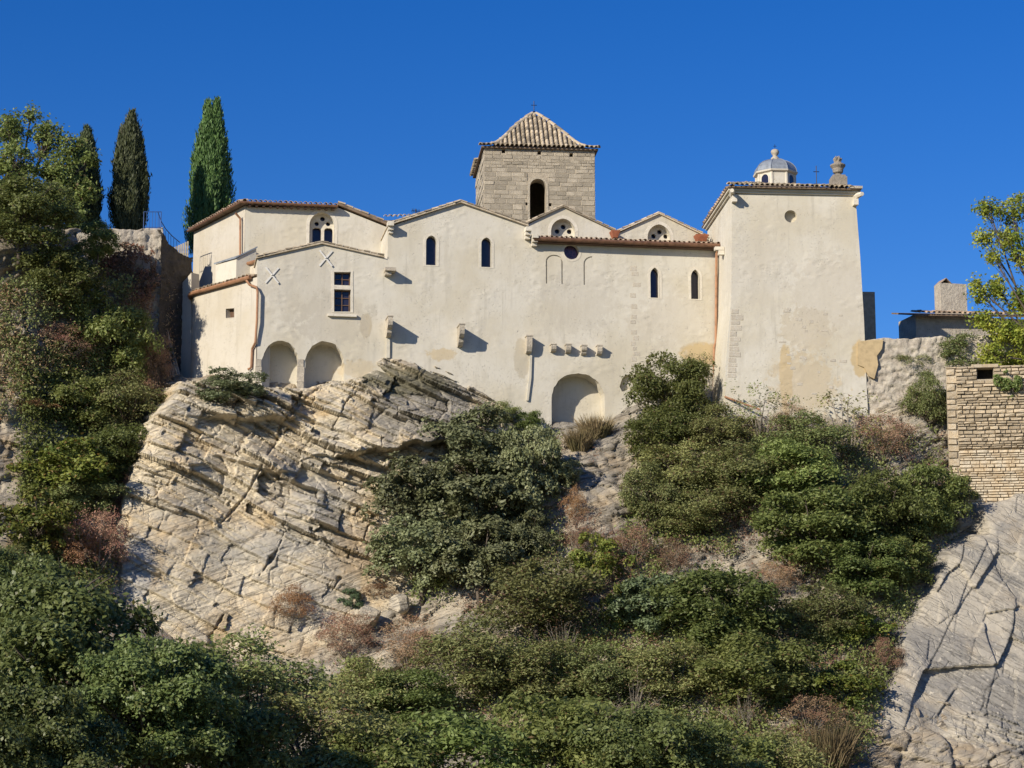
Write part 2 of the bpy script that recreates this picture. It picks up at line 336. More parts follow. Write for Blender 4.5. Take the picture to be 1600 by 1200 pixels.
# rock faces with dipping beds, joints and ledges
def beds(X, Z, dip, seed, tmin, tmax, amp, jmin, jmax, warp=.3, tilt=.5, rough=1.0):
    s = X*math.cos(dip)-Z*math.sin(dip); t = X*math.sin(dip)+Z*math.cos(dip)
    t = t+warp*fbm(s*.16, t*.2, seed, 2)+rough*(.07*fbm(s*1.1, t*.7, seed+3, 2)+.022*fbm(s*5, t*3, seed+6, 2))
    r = random.Random(seed); b = [-60.0]
    while b[-1] < 60: b.append(b[-1]+tmin+(tmax-tmin)*r.random()**1.8)
    b = np.array(b); i = np.searchsorted(b, t)-1; th = b[i+1]-b[i]; f = (t-b[i])/th
    q = s/(jmin+(jmax-jmin)*_h(i, i*0, seed+1))+_h(i, i*0+5, seed+2)*7+.16*fbm(s*.9, t*.9, seed+11, 2)+.10*fbm(s*3, t*3, seed+12, 2)
    k = np.floor(q); fq = q-k
    p = amp*((_h(i, i*0+9, seed+4)-.5)*.9+(_h(i, k, seed+5)-.5)*1.0)
    ti = _h(i, k+31, seed+7); p = p+tilt*np.minimum(th, .9)*(.25+.75*ti)*(.5-f)+.12*amp*(1-ss(.0, .25, f))
    p = p+.5*amp*(_h(i, k+77, seed+8)-.5)*(fq-.5)*2
    p = p-.16*amp/.4*(1-ss(.02, .06, f*th))*(_h(i, k+5, seed+9) > .2)
    je = np.minimum(fq, 1-fq)*(jmin+jmax)/2; p = p-.14*amp/.4*(1-ss(.0, .06, je))*(_h(i, k+13, seed+10) > .45)
    return p, s, t
def rockface(name, polypx, Ynom, mat, yfun, disp, label, res=.05, push=5.0, ragged=.35, soft=.7, back=1.6):
    P = [(p.x, p.z) for p in (at(x, y, Ynom(x, y)) for x, y in polypx)]
    x0, x1 = min(p[0] for p in P)-1.2, max(p[0] for p in P)+1.2; z0, z1 = min(p[1] for p in P)-1.2, max(p[1] for p in P)+1.2
    xs, zs = np.arange(x0, x1, res), np.arange(z0, z1, res); XX, ZZ = np.meshgrid(xs, zs)
    d = polydist(XX, ZZ, P)+ragged*fbm(XX*.8, ZZ*.8, 41, 4)
    Y = yfun(XX, ZZ)-disp(XX, ZZ)
    e = np.maximum(d+soft, 0); Y = Y+.35*np.minimum(e, soft)**2/soft+push*np.maximum(d, 0)
    keep = Y < hillY(XX, ZZ)+back
    Q = grid_quads(*XX.shape); kq = keep.ravel()[Q].any(1); Q = Q[kq]
    V = np.stack([XX, Y, ZZ], -1).reshape(-1, 3); u, inv = np.unique(Q, return_inverse=True)
    o = link(name, np_mesh(name, V[u], inv.reshape(-1, 4), mat)); return tag(o, label, 'cliff' if 'cliff' in name else 'rock', kind='structure')
def lerpY(pts): 
    pts = sorted(pts); return lambda x, y: float(np.interp(y, [p[0] for p in pts], [p[1] for p in pts]))
cy = lerpY([(560,-.35),(600,-.5),(750,-1.5),(900,-2.7),(1060,-4.2)])
zc = [at(500, y, cy(0, y)).z for y in (1060,900,750,600,560)]; yc = [cy(0, y) for y in (1060,900,750,600,560)]
def cliffY(X, Z):
    xl = at(300, 800, -2).x; xr = at(620, 800, -2).x
    return np.interp(Z, zc, yc)-.5*ss(xl+2, xl-1, X)+.03*np.maximum(xl-X, 0)**1.5+.06*np.maximum(X-xr, 0)**1.5
MJ = [[(472,612),(462,640),(440,662),(436,690),(424,700),(392,762),(380,780),(345,818)],[(440,845),(428,868),(405,900)],[(350,960),(328,996)],[(530,905),(518,925)]]
def cliff_disp(X, Z):
    p, s, t = beds(X, Z, .40, 5, .22, 1.15, .66, .7, 3.2, .5, 1.05)
    p2, _, _ = beds(X, Z, .42, 15, .10, .42, .15, .5, 2.4, .45, .8)
    zlow = at(500, 860, -2.5).z; zl2 = at(250, 830, -2.5).z
    lo = ss(zlow+1.5, zlow-1.0, Z+(X-at(500, 860, -2.5).x)*.30)      # massive lower face with few joints
    p = p*(1-.68*lo)+p2*(1-.80*lo)+.14*rubble(X*math.cos(.4)-Z*math.sin(.4), X*math.sin(.4)+Z*math.cos(.4), .8, 57, 2.6)*(1-.4*lo)
    a = at(500, 712, -1.3); b = at(720, 690, -1.3)                    # overhanging grey bulge under the nave
    ln = Z-(a.z+(X-a.x)*(b.z-a.z)/(b.x-a.x))+.25*fbm(X*1.2, Z*1.2, 77, 3); tp = at(640, 570, -.4).z
    bul = ss(-.05, .05, ln)*ss(tp+1.2, a.z+.3, Z)*ss(a.x-1.0, a.x+2.0, X)*1.15
    a2 = at(330, 655, -1).z; l2 = Z-(a2-.25*(X-at(330, 655, -1).x)*0)-.22*fbm(X*.9, Z, 78, 3); x2 = at(390, 655, -1).x
    bul = bul+ss(-.05, .08, l2)*ss(a2+1.6, a2+.3, Z)*np.exp(-((X-x2)/2.3)**2)*.8
    a3 = at(420, 735, -1.5); l3 = Z-a3.z+.20*(X-a3.x)-.25*fbm(X*.8, Z*.8, 79, 3)
    bul = bul+ss(-.05, .08, l3)*ss(a3.z+1.3, a3.z+.2, Z)*np.exp(-((X-a3.x+.8)/1.9)**2)*.65
    p = p+bul+.34*fbm(X*.28, Z*.32, 51, 2)+.012*fbm(X*3, Z*3, 53, 3)+.022*fbm(X*9, Z*9, 59, 3)
    for ml in MJ:                                                     # open master joints
        L = [(q.x, q.z) for q in (at(x, y, cy(x, y)) for x, y in ml)]; d = np.full(X.shape, 1e9); w = .06*fbm(X*2.2, Z*2.2, 61, 3)
        for (ax, az), (bx, bz) in zip(L, L[1:]):
            tt = np.clip(((X-ax)*(bx-ax)+(Z-az)*(bz-az))/((bx-ax)**2+(bz-az)**2), 0, 1); d = np.minimum(d, np.hypot(X-ax-tt*(bx-ax), Z-az-tt*(bz-az)))
        p = p-.26*(1-ss(.01, .075, d+w*2.2))
    return p
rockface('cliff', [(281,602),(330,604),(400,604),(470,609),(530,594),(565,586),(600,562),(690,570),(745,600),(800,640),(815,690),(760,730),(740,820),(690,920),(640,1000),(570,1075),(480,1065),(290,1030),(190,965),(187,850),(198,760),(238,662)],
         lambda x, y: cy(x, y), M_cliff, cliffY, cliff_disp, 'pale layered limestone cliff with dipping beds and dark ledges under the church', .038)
# the outcrop at the lower corner, under the retaining wall
ry = lerpY([(770,-6.8),(850,-8.2),(1000,-10.5),(1200,-14.0)])
zr = [at(1500, y, ry(0, y)).z for y in (1300,1200,1000,850,770)]; yr = [-15.5,-14.0,-10.5,-8.2,-6.8]
def outY(X, Z): return np.interp(Z, zr, yr)-1.5
def out_disp(X, Z):
    cr_, sr_ = math.cos(.95), math.sin(.95); S, T = X*cr_+Z*sr_, -X*sr_+Z*cr_
    p = .48*rubble(S, T, 2.3, 34, 2.4, .02, .10)+.18*rubble(S, T, 1.0, 36, 2.4, .08, .15)
    q, _, _ = beds(X, Z, .30, 37, .12, .28, .22, .3, .8, .2, .6)
    a = at(1545, 1150, -14.5); st = ss(1.2, .8, np.hypot((X-a.x)/1.7, (Z-a.z)/1.0)+.25*fbm(X, Z, 66, 3))
    a = at(1400, 1130, -14); sm = ss(1.3, .7, np.hypot((X-a.x)/1.2, (Z-a.z)/2.3)+.25*fbm(X, Z, 67, 3))
    return p*(1-.8*st)*(1-.75*sm)+q*st+.35*fbm(X*.5, Z*.5, 68, 2)+.02*fbm(X*2, Z*2, 69, 2)+.014*fbm(X*9, Z*9, 70, 3)+.35*st
rockface('rock_outcrop', [(1900,740),(1600,772),(1520,792),(1530,840),(1462,866),(1438,930),(1402,1000),(1390,1050),(1348,1120),(1325,1260),(1900,1300)],
         lambda x, y: ry(x, y), M_grey, outY, out_disp, 'grey weathered limestone outcrop below the dry stone retaining wall', .045, 6, .3, .8, 2.5)
# the pale rock shoulder beyond the gully
ly = lerpY([(470,.8),(620,.1),(800,-2.2),(950,-5.2)])
zl = [at(40, y, ly(0, y)).z for y in (950,800,620,470)]; yl = [ly(0, y) for y in (950,800,620,470)]
def lft_disp(X, Z):
    p, s, t = beds(X, Z, .22, 91, .25, 1.3, .4, .8, 3, .4, .6)
    zz = at(40, 640, -.8).z; up = ss(zz-.2, zz+.3, Z)
    return p*(1-.7*up)+up*(.45*rubble(X, Z, .75, 93)+.22*rubble(X, Z, .3, 98))+.3*fbm(X*.4, Z*.4, 94, 3)+.06*fbm(X*3, Z*3, 95, 4)+.035*fbm(X*8, Z*8, 96, 3)+.3
xsh = at(45, 550, 1).x
rockface('rock_shoulder', [(-300,450),(150,455),(262,470),(270,600),(215,640),(120,640),(75,680),(70,760),(30,860),(20,930),(-300,950)],
         lambda x, y: ly(x, y), M_soil, lambda X, Z: np.interp(Z, zl, yl)+.80*np.maximum(X-xsh, 0), lft_disp, 'pale broken rock face and rubble beyond the overgrown gully', .06, 4, .4, .6, 1.5)

def surfY(X, Z):                              # the surface plants stand on: slope, or the rock shoulder where that is in front
    h = hillY(X, Z); X, Z = np.asarray(X, float), np.asarray(Z, float); sh = np.interp(Z, zl, yl)+.80*np.maximum(X-xsh, 0)-.35
    return np.where((X < at(262, 550, 3).x) & (Z > at(50, 650, 0).z), np.minimum(h, sh), h)
def surf_at(px, py):
    Y = -2.0
    for _ in range(30): p = at(px, py, Y); Y = .5*Y+.5*float(surfY(p.x, p.z))
    return at(px, py, Y)
# ------------------------------------------------------------------ building materials
FA = Fr(0, 0, 0)
def blobs(fr, lst, d=0.0):
    out = []
    for (x, y, w, h, col, k, nz) in lst:
        u, z = fr.uv(x, y, d); u2, z2 = fr.uv(x+w, y-h, d); out.append((u, z, abs(u2-u), abs(z2-z), col, k, nz))
    return out
OCH = (.50,.385,.21); PL = (.60,.565,.475)
FC = Fr(at(1130, 640, -3.7).x, -3.7, -5.35)
M_pl = plaster('cream_lime_plaster', PL, blobs(FA, [(572,508,10,20,(.44,.38,.27),.8,.5),(690,554,24,9,OCH,.6,1.2),(560,575,30,12,OCH,.35,1.4),(815,560,12,30,(.44,.39,.29),.7,.8),(1098,553,36,17,OCH,.9,.5),(470,450,60,60,(.46,.42,.34),.4,1.8),(520,500,60,40,(.45,.41,.33),.45,1.8),(900,470,60,50,(.48,.44,.36),.4,1.8),(1050,500,60,40,(.50,.45,.36),.4,1.8)]))
M_plT = plaster('cream_plaster_tower', PL, blobs(FC, [(1228,590,9,55,OCH,.85,.5),(1262,515,40,35,(.48,.41,.29),.55,1.6),(1258,600,50,45,(.50,.41,.27),.6,1.7),(1345,560,14,28,OCH,.9,.5),(1300,460,60,60,(.50,.45,.36),.45,1.8),(1180,420,50,60,(.50,.46,.38),.4,1.8)]))
M_plF = plaster('pale_yellow_plaster', (.53,.49,.41), (), .35, .45)
M_surr = stone('dressed_white_stone', (.66,.61,.50), (.58,.53,.43), (.42,.38,.31), 3, .2, .08)
M_corb = stone('weathered_corbel_stone', (.52,.46,.36), (.42,.37,.29), (.22,.20,.17), 4, .5, .15)
M_ash = stone('grey_ashlar', (.47,.41,.31), (.395,.345,.26), (.22,.195,.155), 3, .8, .24)
M_mort = stone('old_mortar', (.46,.395,.295), (.38,.325,.24), (.25,.22,.17), 5, .6, .0)
M_tile = stone('canal_tile', (.46,.36,.26), (.36,.26,.175), (.22,.18,.14), 5, .3, .4)
M_tilep = stone('pale_canal_tile', (.47,.40,.295), (.35,.285,.195), (.15,.13,.10), 4, .4, .48)
M_under = plain('roof_mortar_and_boards', (.22,.16,.11), .9, 0, .4, .1)
M_gut = plain('oxidised_copper_gutter', (.22,.115,.065), .45, .3, .45, .5)
M_pipe = plain('copper_downpipe', (.45,.24,.13), .45, .3, .35, .5)
M_white = plain('white_painted_iron', (.68,.66,.60), .6, 0, .12)
M_iron = plain('dark_iron', (.03,.03,.035), .5, .6, .3)
M_glass = Mt('dark_leaded_glass', .12, .5); M_glass = M_glass.done(M_glass.mix(M_glass.noise(6, det=3), (.012,.013,.03), (.03,.028,.05)))
M_stain = Mt('stained_glass', .15, .5); M_stain = M_stain.done(M_stain.mix(M_stain.ramp(M_stain.voro(9, out=0), .2, .6), (.03,.025,.06), (.10,.05,.09)))
M_lead = plain('lead_sheet', (.27,.30,.33), .45, .15, .3, .5)
M_wood = plain('brown_window_wood', (.13,.075,.045), .6, 0, .3)
M_rail = plain('blue_painted_railing', (.03,.07,.20), .5, .3, .3)
M_terra = plain('terracotta', (.36,.13,.07), .8, 0, .35, .2)
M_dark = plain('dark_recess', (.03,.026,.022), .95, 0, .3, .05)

def tilemesh(name, mat, L=.46, r0=.115, r1=.09, n=6):
    m = MB()
    for x, r in ((0, r1), (L, r0)):
        for rr in (r, r-.022):
            for k in range(n+1):
                a = math.pi*k/n; m.v.append((x, rr*math.cos(a), rr*math.sin(a)))
    w = n+1
    for k in range(n):
        m.f += [(k, k+1, 2*w+k+1, 2*w+k), (w+k+1, w+k, 3*w+k, 3*w+k+1), (k+1, k, w+k, w+k+1), (2*w+k, 2*w+k+1, 3*w+k+1, 3*w+k)]
    m.f += [(0, 2*w, 3*w, w), (n, w+n, 3*w+n, 2*w+n)]
    return m.mesh(name, mat)
T_a, T_p = tilemesh('tile', M_tile), tilemesh('pale_tile', M_tilep)
def orient(d, up=(0, 0, 1)):
    x = Vector(d).normalized(); y = Vector(up).cross(x).normalized(); z = x.cross(y)
    return Matrix((x, y, z)).transposed().to_euler()
def tile(parent, pos, d, me=T_a, up=(0, 0, 1), sc=1.0, jit=.04):
    d = Vector(d).normalized()+Vector((rnd.uniform(-jit, jit), rnd.uniform(-jit, jit), rnd.uniform(-jit, jit)))
    return link('tile', me, parent, pos, orient(d, up), (sc, sc*rnd.uniform(.93, 1.07), sc*rnd.uniform(.93, 1.07)))
def verge(parent, A, B, y, n, me=T_p, sc=.75):       # tiles laid down a gable slope from A to B
    for k in range(n):
        f = k/n; tile(parent, (A[0]+(B[0]-A[0])*f, y+rnd.uniform(-.02, .02), A[1]+(B[1]-A[1])*f+.02), (B[0]-A[0], 0, B[1]-A[1]), me, sc=sc*(math.hypot(B[0]-A[0], B[1]-A[1])/n/.46)/.8)
def eave(parent, A, B, d, n, me=T_a, lift=.0, sc=1.0, rows=1, step=.36):   # tile ends along an eave from A to B, d points down the slope
    A, B, d = Vector(A), Vector(B), Vector(d).normalized()
    for r in range(rows):
        for k in range(n):
            p = A.lerp(B, (k+.5)/n)-d*(.40+r*step)+Vector((0, 0, lift+rnd.uniform(-.012, .012))); tile(parent, p, d, me, sc=sc)
def roof_prism(name, parent, pts, y0, y1, mat=None, fr=None): return MB().wall(pts, [], y0, y1).build(name, mat or M_under, parent, fr)
def box_part(name, parent, x0, x1, y0, y1, z0, z1, mat, fr=None): return MB().box(x0, x1, y0, y1, z0, z1).build(name, mat, parent, fr)
def window(parent, hole, fr, y, rim=.12, proud=.012, depth=.32, glass=None, name='window', frame_mat=None):
    o = MB().wall(grow(hole, rim), [hole], y-proud, y+.04).build(name, frame_mat or M_surr, parent, fr)
    p = MB().wall(grow(hole, .02), [], y+depth, y+depth+.03).mesh('pane', glass or M_glass); link('pane', p, o)
    return o
def uvs(fr, d, *pts): return [fr.uv(x, y, d) for x, y in pts]

# ------------------------------------------------------------------ the church
church = tag(empty('church'), 'long cream plastered church with gables, lancet windows and corbels on the cliff', 'church')
def lanc(fr, d, x0, x1, ya, ys, yb):
    (u0, z0), (u1, _), (_, za), (_, zs) = fr.uv(x0, yb, d), fr.uv(x1, yb, d), fr.uv((x0+x1)/2, ya, d), fr.uv((x0+x1)/2, ys, d); return pointed(u0, u1, z0, zs, za)
L1, L2 = lanc(FA, 0, 665.5, 682, 368, 378, 414), lanc(FA, 0, 752, 768, 371, 381, 417)
A = FA.poly([(606,356),(612,353),(720,317),(823,353),(830,372),(830,700),(606,700)])
MB().wall(A, [L1, L2], 0, 3.1).build('nave_wall', M_pl, church)
for L in (L1, L2): window(church, L, FA, 0, .13)
# sacristy wall with its two niches and cross window
def niche(x0, x1, ya, ys, yb, j):
    (u0, z0), (u1, _) = FA.uv(x0, yb), FA.uv(x1, yb); P_ = roundarch(u0, u1, z0, FA.uv(x0, ys)[1], FA.uv(x0, ya)[1], 22); r_ = random.Random(j)
    return P_[:2]+[(u+r_.uniform(-.025, .025), z+r_.uniform(-.025, .025)) for u, z in P_[2:]]
n1, n2 = niche(407, 465, 531, 566, 690, 1), niche(474.5, 536, 532, 568, 690, 2)
cw = uvs(FA, 0, (522,487),(548,487),(548,425),(522,425))
E = FA.poly([(402,405),(503,381),(600,403),(606,405),(606,700),(402,700)])
MB().wall(E, [n1, n2, cw], 0, 3.1).build('sacristy_wall', M_pl, church)
for n in (n1, n2): MB().wall(grow(n, .02), [], 1.0, 1.1).build('niche_back', M_pl, church)
for (x0, x1) in ((400,409),(465,475)):                                 # rough stone jambs
    a, b = FA.uv(x0, 560, 0), FA.uv(x1, 560, 0)
    for k in range(4 if x0 > 440 else 3):
        z = b[1]-.05-k*.36; m = MB().box(a[0]+rnd.uniform(-.03, .03), b[0]+rnd.uniform(-.03, .03), -.05-rnd.random()*.05, .2, z-.35, z); m.build('stone', M_corb, church)
w = MB().wall(grow(cw, .12), [cw], -.02, .04).build('window', M_surr, church)
(wx0, wz0), (wx1, wz1) = cw[0], cw[2]; zm = FA.uv(535, 449, 0)[1]
MB().box(wx0-.01, wx1+.01, -.018, .22, zm-.10, zm+.10).build('transom', M_surr, w)
MB().box(wx0-.30, wx1+.30, -.16, .10, wz0-.24, wz0-.125).build('sill', M_surr, w)
MB().wall(grow(cw, .01), [], .30, .33).build('pane', M_glass, w)
fm = MB()
for z0, z1 in ((wz0, zm-.1), (zm+.1, wz1)):
    nz = 3 if z1-z0 > .8 else 2
    for f in np.linspace(0, 1, 3): x = wx0+.03+(wx1-wx0-.06)*f; fm.box(x-.024, x+.024, .24, .295, z0, z1)
    for f in np.linspace(0, 1, nz+1): z = z0+.03+(z1-z0-.06)*f; fm.box(wx0, wx1, .245, .29, z-.018, z+.018)
fm.build('glazing_bar', M_wood, w)
for cx, cy_ in ((425,430.5),(509,404)):                                # iron ties painted white
    u, z = FA.uv(cx, cy_, 0); m = MB()
    for a, y in ((math.radians(51), -.045), (math.radians(-51), -.075)):
        dx, dz = math.cos(a)*.48, math.sin(a)*.48; nx, nz = -math.sin(a)*.04, math.cos(a)*.04
        m.wall([(u-dx-nx, z-dz-nz), (u+dx-nx, z+dz-nz), (u+dx+nx, z+dz+nz), (u-dx+nx, z-dz+nz)], [], y, y+.028)
    m.lathe([(.05, 0), (.05, .03)], (u, -.09, z), 8); m.build('wall_anchor', M_white, church)
# aisle wall under the long gutter
def rarch(x0, x1, ya, ys, yb):
    (u0, z0), (u1, _) = FA.uv(x0, yb), FA.uv(x1, yb); return roundarch(u0, u1, z0, FA.uv(x0, ys)[1], FA.uv(x0, ya)[1])
def groove(x0, x1, ya, ys, yb, full=True):
    o = rarch(x0, x1, ya, ys, yb); i = rarch(x0+2.2, x1-2.2, ya+2, ys, yb)
    if full: return [o[0]]+[i[0]]+i[2:][::-1]+[i[1]][:0]+[o[1]]+o[2:] if False else [i[0]]+i[:1:-1]+[i[1], o[1]]+o[2:]+[o[0]]
    ko = o[2:][7:]; ki = i[2:][7:]; return ko+[o[0], i[0]]+ki[::-1]
L3, L4 = lanc(FA, 0, 1016.5, 1030.5, 418, 430, 465), lanc(FA, 0, 1080, 1093.5, 421, 433, 467)
uo, zo = FA.uv(893, 393.5); oc = circle(uo, zo, .37)
n3 = niche(862, 946, 582, 622, 700, 3)
hole = FA.poly([(972,612),(985,608),(980,600),(988,592),(986,585),(977,586),(972,592),(968,604)])
gr1 = groove(853, 879.5, 397.5, 408, 443)
ug = groove(912, 939, 400, 412, 445, False)
B = FA.poly([(830,377),(1122,388),(1122,700),(830,700)])
MB().wall(B, [L3, L4, oc, n3, hole, gr1, ug], 0, 2.1).build('aisle_wall', M_pl, church)
for L in (L3, L4): window(church, L, FA, 0, .13)
window(church, oc, FA, 0, .12, glass=M_stain)
for p, d in ((gr1, .07), (ug, .07)): MB().wall(grow(p, .004), [], d, d+.02).build('groove_back', M_pl, church)
MB().wall(grow(n3, .02), [], .95, 1.05).build('niche_back', M_pl, church); MB().wall(grow(hole, .02), [], .30, .35).build('hole_back', M_pl, church)
# corbels: stepped brackets standing out of the wall
def corbel(x, y0, y1, w, p, steps=2, mat=M_corb, fr=FA, d=0.0, parent=church):
    (u, za), (_, zb) = fr.uv(x, y0, d), fr.uv(x, y1, d); h = za-zb; prof = [(0, za), (-p, za), (-p, za-h*.28)]
    for k in range(1, steps+1):
        q = p*(1-k/(steps+.6)); zz = za-h*(.28+.72*k/steps)
        for j in range(1, 4): a = j/3*math.pi/2; prof.append((-(q+(p*(1-(k-1)/(steps+.6))-q)*math.cos(a)**1.2), (za-h*(.28+.72*(k-1)/steps))+(zz-(za-h*(.28+.72*(k-1)/steps)))*math.sin(a)))
    prof.append((0, zb)); n = len(prof); m = MB()
    m.add([(u-w/2, d+a, b) for a, b in prof]+[(u+w/2, d+a, b) for a, b in prof], [tuple(range(n)), tuple(reversed(range(n, 2*n)))]+[(i, i+n, (i+1) % n+n, (i+1) % n) for i in range(n)])
    m.box(u-w/2-.03, u+w/2+.03, d-p-.03, d-.005, za+.003, za+.06)
    o = m.build('corbel', mat, parent, None if fr is FA else fr); return o
corbel(606.5, 501, 528, .22, .96, 2); corbel(718, 513, 543, .23, .90, 2); corbel(825, 528, 553, .26, .46, 1)
for x, y in ((863.5,540.5),(886.5,541),(911,542.5),(935,542.5)): corbel(x, y, y+10+rnd.uniform(0, 5), .24, .36, rnd.choice((1, 2)))
u0, z0 = FA.uv(607, 527); MB().box(u0-.1, u0+.06, -.10, -.003, z0-1.0, z0).build('pilaster_strip', M_pl, church)
u0, z0 = FA.uv(603, 421); MB().box(u0-.10, u0+.42, -.62, -.003, z0-.18, z0-.02).box(u0-.08, u0+.22, -.45, -.003, z0-.34, z0-.183).build('gutter_stone', M_corb, church)
u0, z0 = FA.uv(609, 353)
MB().box(u0-.15, u0+.14, -.52, -.003, z0-.10, z0+.12).box(u0-.1, u0+.14, -.36, -.003, z0-.26, z0-.103).box(u0-.06, u0+.14, -.22, -.003, z0-.40, z0-.263).build('corbel', M_surr, church)
for x, y in ((823,363),(833.5,374)):
    u0, z0 = FA.uv(x, y); MB().box(u0-.14, u0+.14, -.60, -.03, z0-.06, z0+.14).box(u0-.13, u0+.13, -.45, -.03, z0-.22, z0-.063).box(u0-.12, u0+.12, -.28, -.03, z0-.38, z0-.223).build('corbel', M_surr, church)
u0, z0 = FA.uv(829, 552); m = MB(); m.wall([(u0-.05, z0), (u0+.06, z0), (u0+.02, z0-1.2), (u0-.12, z0-2.3), (u0-.22, z0-2.3), (u0-.08, z0-1.1)], [], -.10, -.004); m.build('plaster_ridge', M_pl, church)
# nave gable roof
def gable_roof(name, pts, y0, y1, nA, nB, ov=.0):
    lo, ap, ro = FA.poly(pts, y0); th = .07
    r = MB().wall([lo, ap, ro, (ro[0], ro[1]+th), (ap[0], ap[1]+th), (lo[0], lo[1]+th)], [], y0, y1).build(name, M_tilep, church)
    verge(r, (ap[0], ap[1]+th), (lo[0], lo[1]+th), y0+.05, nA); verge(r, (ap[0], ap[1]+th), (ro[0], ro[1]+th), y0+.05, nB); return r
gable_roof('nave_roof', [(606,352),(720,316),(826,353)], -.16, 9, 10, 10)
gable_roof('sacristy_roof', [(400,403.5),(503,380.5),(601,402)], -.12, 2.98, 9, 9)
# the two aisle gables behind the lean-to
def tracery(hp, y, cs, fr=FA, lights=None):
    holes = [circle(*fr.uv(a, b, y), r) for a, b, r in cs]+(lights or []); return MB().wall(hp, holes, y, y+.16)
for pts, wn_, cs in ((((814,356),(880,323),(962,362),(962,380),(814,380)), (861,899,341.5,362), [(870.5,361.5,.125),(880,354.5,.125),(889.5,362,.125)]),
                (((966,365),(1030,334),(1108,372),(1108,386),(966,386)), (1012,1048,350.5,371), [(1021,369,.12),(1030.5,362.5,.12),(1040,369.5,.12)])):
    hp = lanc(FA, 2.2, wn_[0], wn_[1], wn_[2], wn_[3], pts[3][1]-2)
    MB().wall(FA.poly(pts, 2.2), [hp], 2.2, 4.5).build('aisle_gable', M_pl, church)
    wd = MB().wall(grow(hp, .16), [hp], 2.19, 2.24).build('window', M_surr, church)
    tracery(grow(hp, .01), 2.62, cs).build('tracery', M_surr, wd); MB().wall(grow(hp, .02), [], 2.86, 2.9).build('pane', M_glass, wd)
    lo, ap, ro = FA.poly([(pts[0][0]-3, pts[0][1]-1), pts[1], (pts[2][0]+1, pts[2][1])], 2.1); th = .06
    r = MB().wall([lo, ap, ro, (ro[0], ro[1]+th), (ap[0], ap[1]+th), (lo[0], lo[1]+th)], [], 2.08, 9.5).build('gable_roof', M_tilep, church)
    verge(r, (ap[0], ap[1]+th), (lo[0], lo[1]+th), 2.15, 7, T_p, .7); verge(r, (ap[0], ap[1]+th), (ro[0], ro[1]+th), 2.15, 8, T_p, .7)
for x0, x1, y0, y1 in ((955,969,360,371),(1087,1107,366,377)):
    (ua, za), (ub, zb) = FA.uv(x0, y0, 1.6), FA.uv(x1, y1, 1.6)
    MB().add([(ua,1.5,za),(ub,1.5,za),(ub,2.1,za),(ua,2.1,za),(ua+.12,1.6,zb),(ub-.12,1.6,zb),(ub-.12,2.0,zb),(ua+.12,2.0,zb)], [(0,1,2,3),(7,6,5,4),(1,0,4,5),(2,1,5,6),(3,2,6,7),(0,3,7,4)]).build('valley_hopper', M_terra, church)
(ua, za), (ub, zb) = FA.uv(834, 372, -.3), FA.uv(1125, 383, -.3)
zg = (za+zb)/2
r = MB().add([(ua,-.34,za),(ub,-.34,zb),(ub,2.2,zb+.62),(ua,2.2,za+.62),(ua,-.34,za-.10),(ub,-.34,zb-.10),(ub,2.2,zb+.5),(ua,2.2,za+.5)], [(0,1,2,3),(7,6,5,4),(1,0,4,5),(2,1,5,6),(3,2,6,7),(0,3,7,4)]).build('lean_to_roof', M_under, church)
eave(r, (ua, -.40, za+.03), (ub, -.40, zb+.03), (0, -1, -.24), 38, T_a, sc=.92)
MB().tube([(ua-.02,-.46,za-.06),((ua+ub)/2,-.46,zg-.085),(ub+.05,-.46,zb-.07)], .105, 10).build('gutter', M_gut, church)
MB().box(ua, ub, -.33, -.02, min(za, zb)-.2, min(za, zb)-.12).build('eave_board', M_wood, church)
pp = [(1123,386,-.42),(1119.5,396,-.2),(1119,440,-.14),(1118.5,535,-.14),(1116,541,-.14),(1115.5,615,-.14)]
MB().tube([tuple(at(x, y, d)) for x, y, d in pp], .065, 8).build('downpipe', M_pipe, church)
# church body behind the walls: unseen solid block added against light leaks
(ua, _), (ub, zv) = FA.uv(612, 400, 3), FA.uv(1118, 400, 3)
box_part('inner_block', church, ua, ub, 4.6, 9.4, -1, zv-.3, M_mort)
# apse: front wall with the traceried window, eave, and the wall turned to the sun
hp = lanc(FA, 3.0, 483, 522, 331.5, 352, 392)
D = FA.poly([(383,331),(386,324),(527,324),(612,358),(612,430),(383,430)], 3.0)
MB().wall(D, [hp], 3.0, 4.2).build('apse_wall', M_pl, church)
wd = MB().wall(grow(hp, .17), [hp], 2.985, 3.05).build('window', M_surr, church)
lt = [lanc(FA, 3.45, 487.5, 501, 356.5, 361, 389), lanc(FA, 3.45, 506, 519.5, 357, 361.5, 389)]
hq = lanc(FA, 3.4, 483.5, 523.5, 331, 352.5, 393)
MB().wall(hq, lt+[circle(*FA.uv(494.8, 349.6, 3.4), .11), circle(*FA.uv(512.6, 350, 3.4), .11), circle(*FA.uv(504, 342, 3.4), .12)], 3.4, 3.56).build('tracery', M_surr, wd)
MB().wall(grow(hp, .02), [], 3.68, 3.7).build('pane', M_glass, wd)
p0 = at(383, 330, 3.0); FD = Fr(p0.x, p0.y, -68.3)
zt = FA.uv(440, 323, 3.0)[1]; uL, zL = FD.uv(300, 480); MB().wall([(uL, zt-.015), (-.004, zt-.015), (-.004, zL), (uL, zL)][::-1], [], 0, 1.2).build('apse_side_wall', M_plF, church, FD)
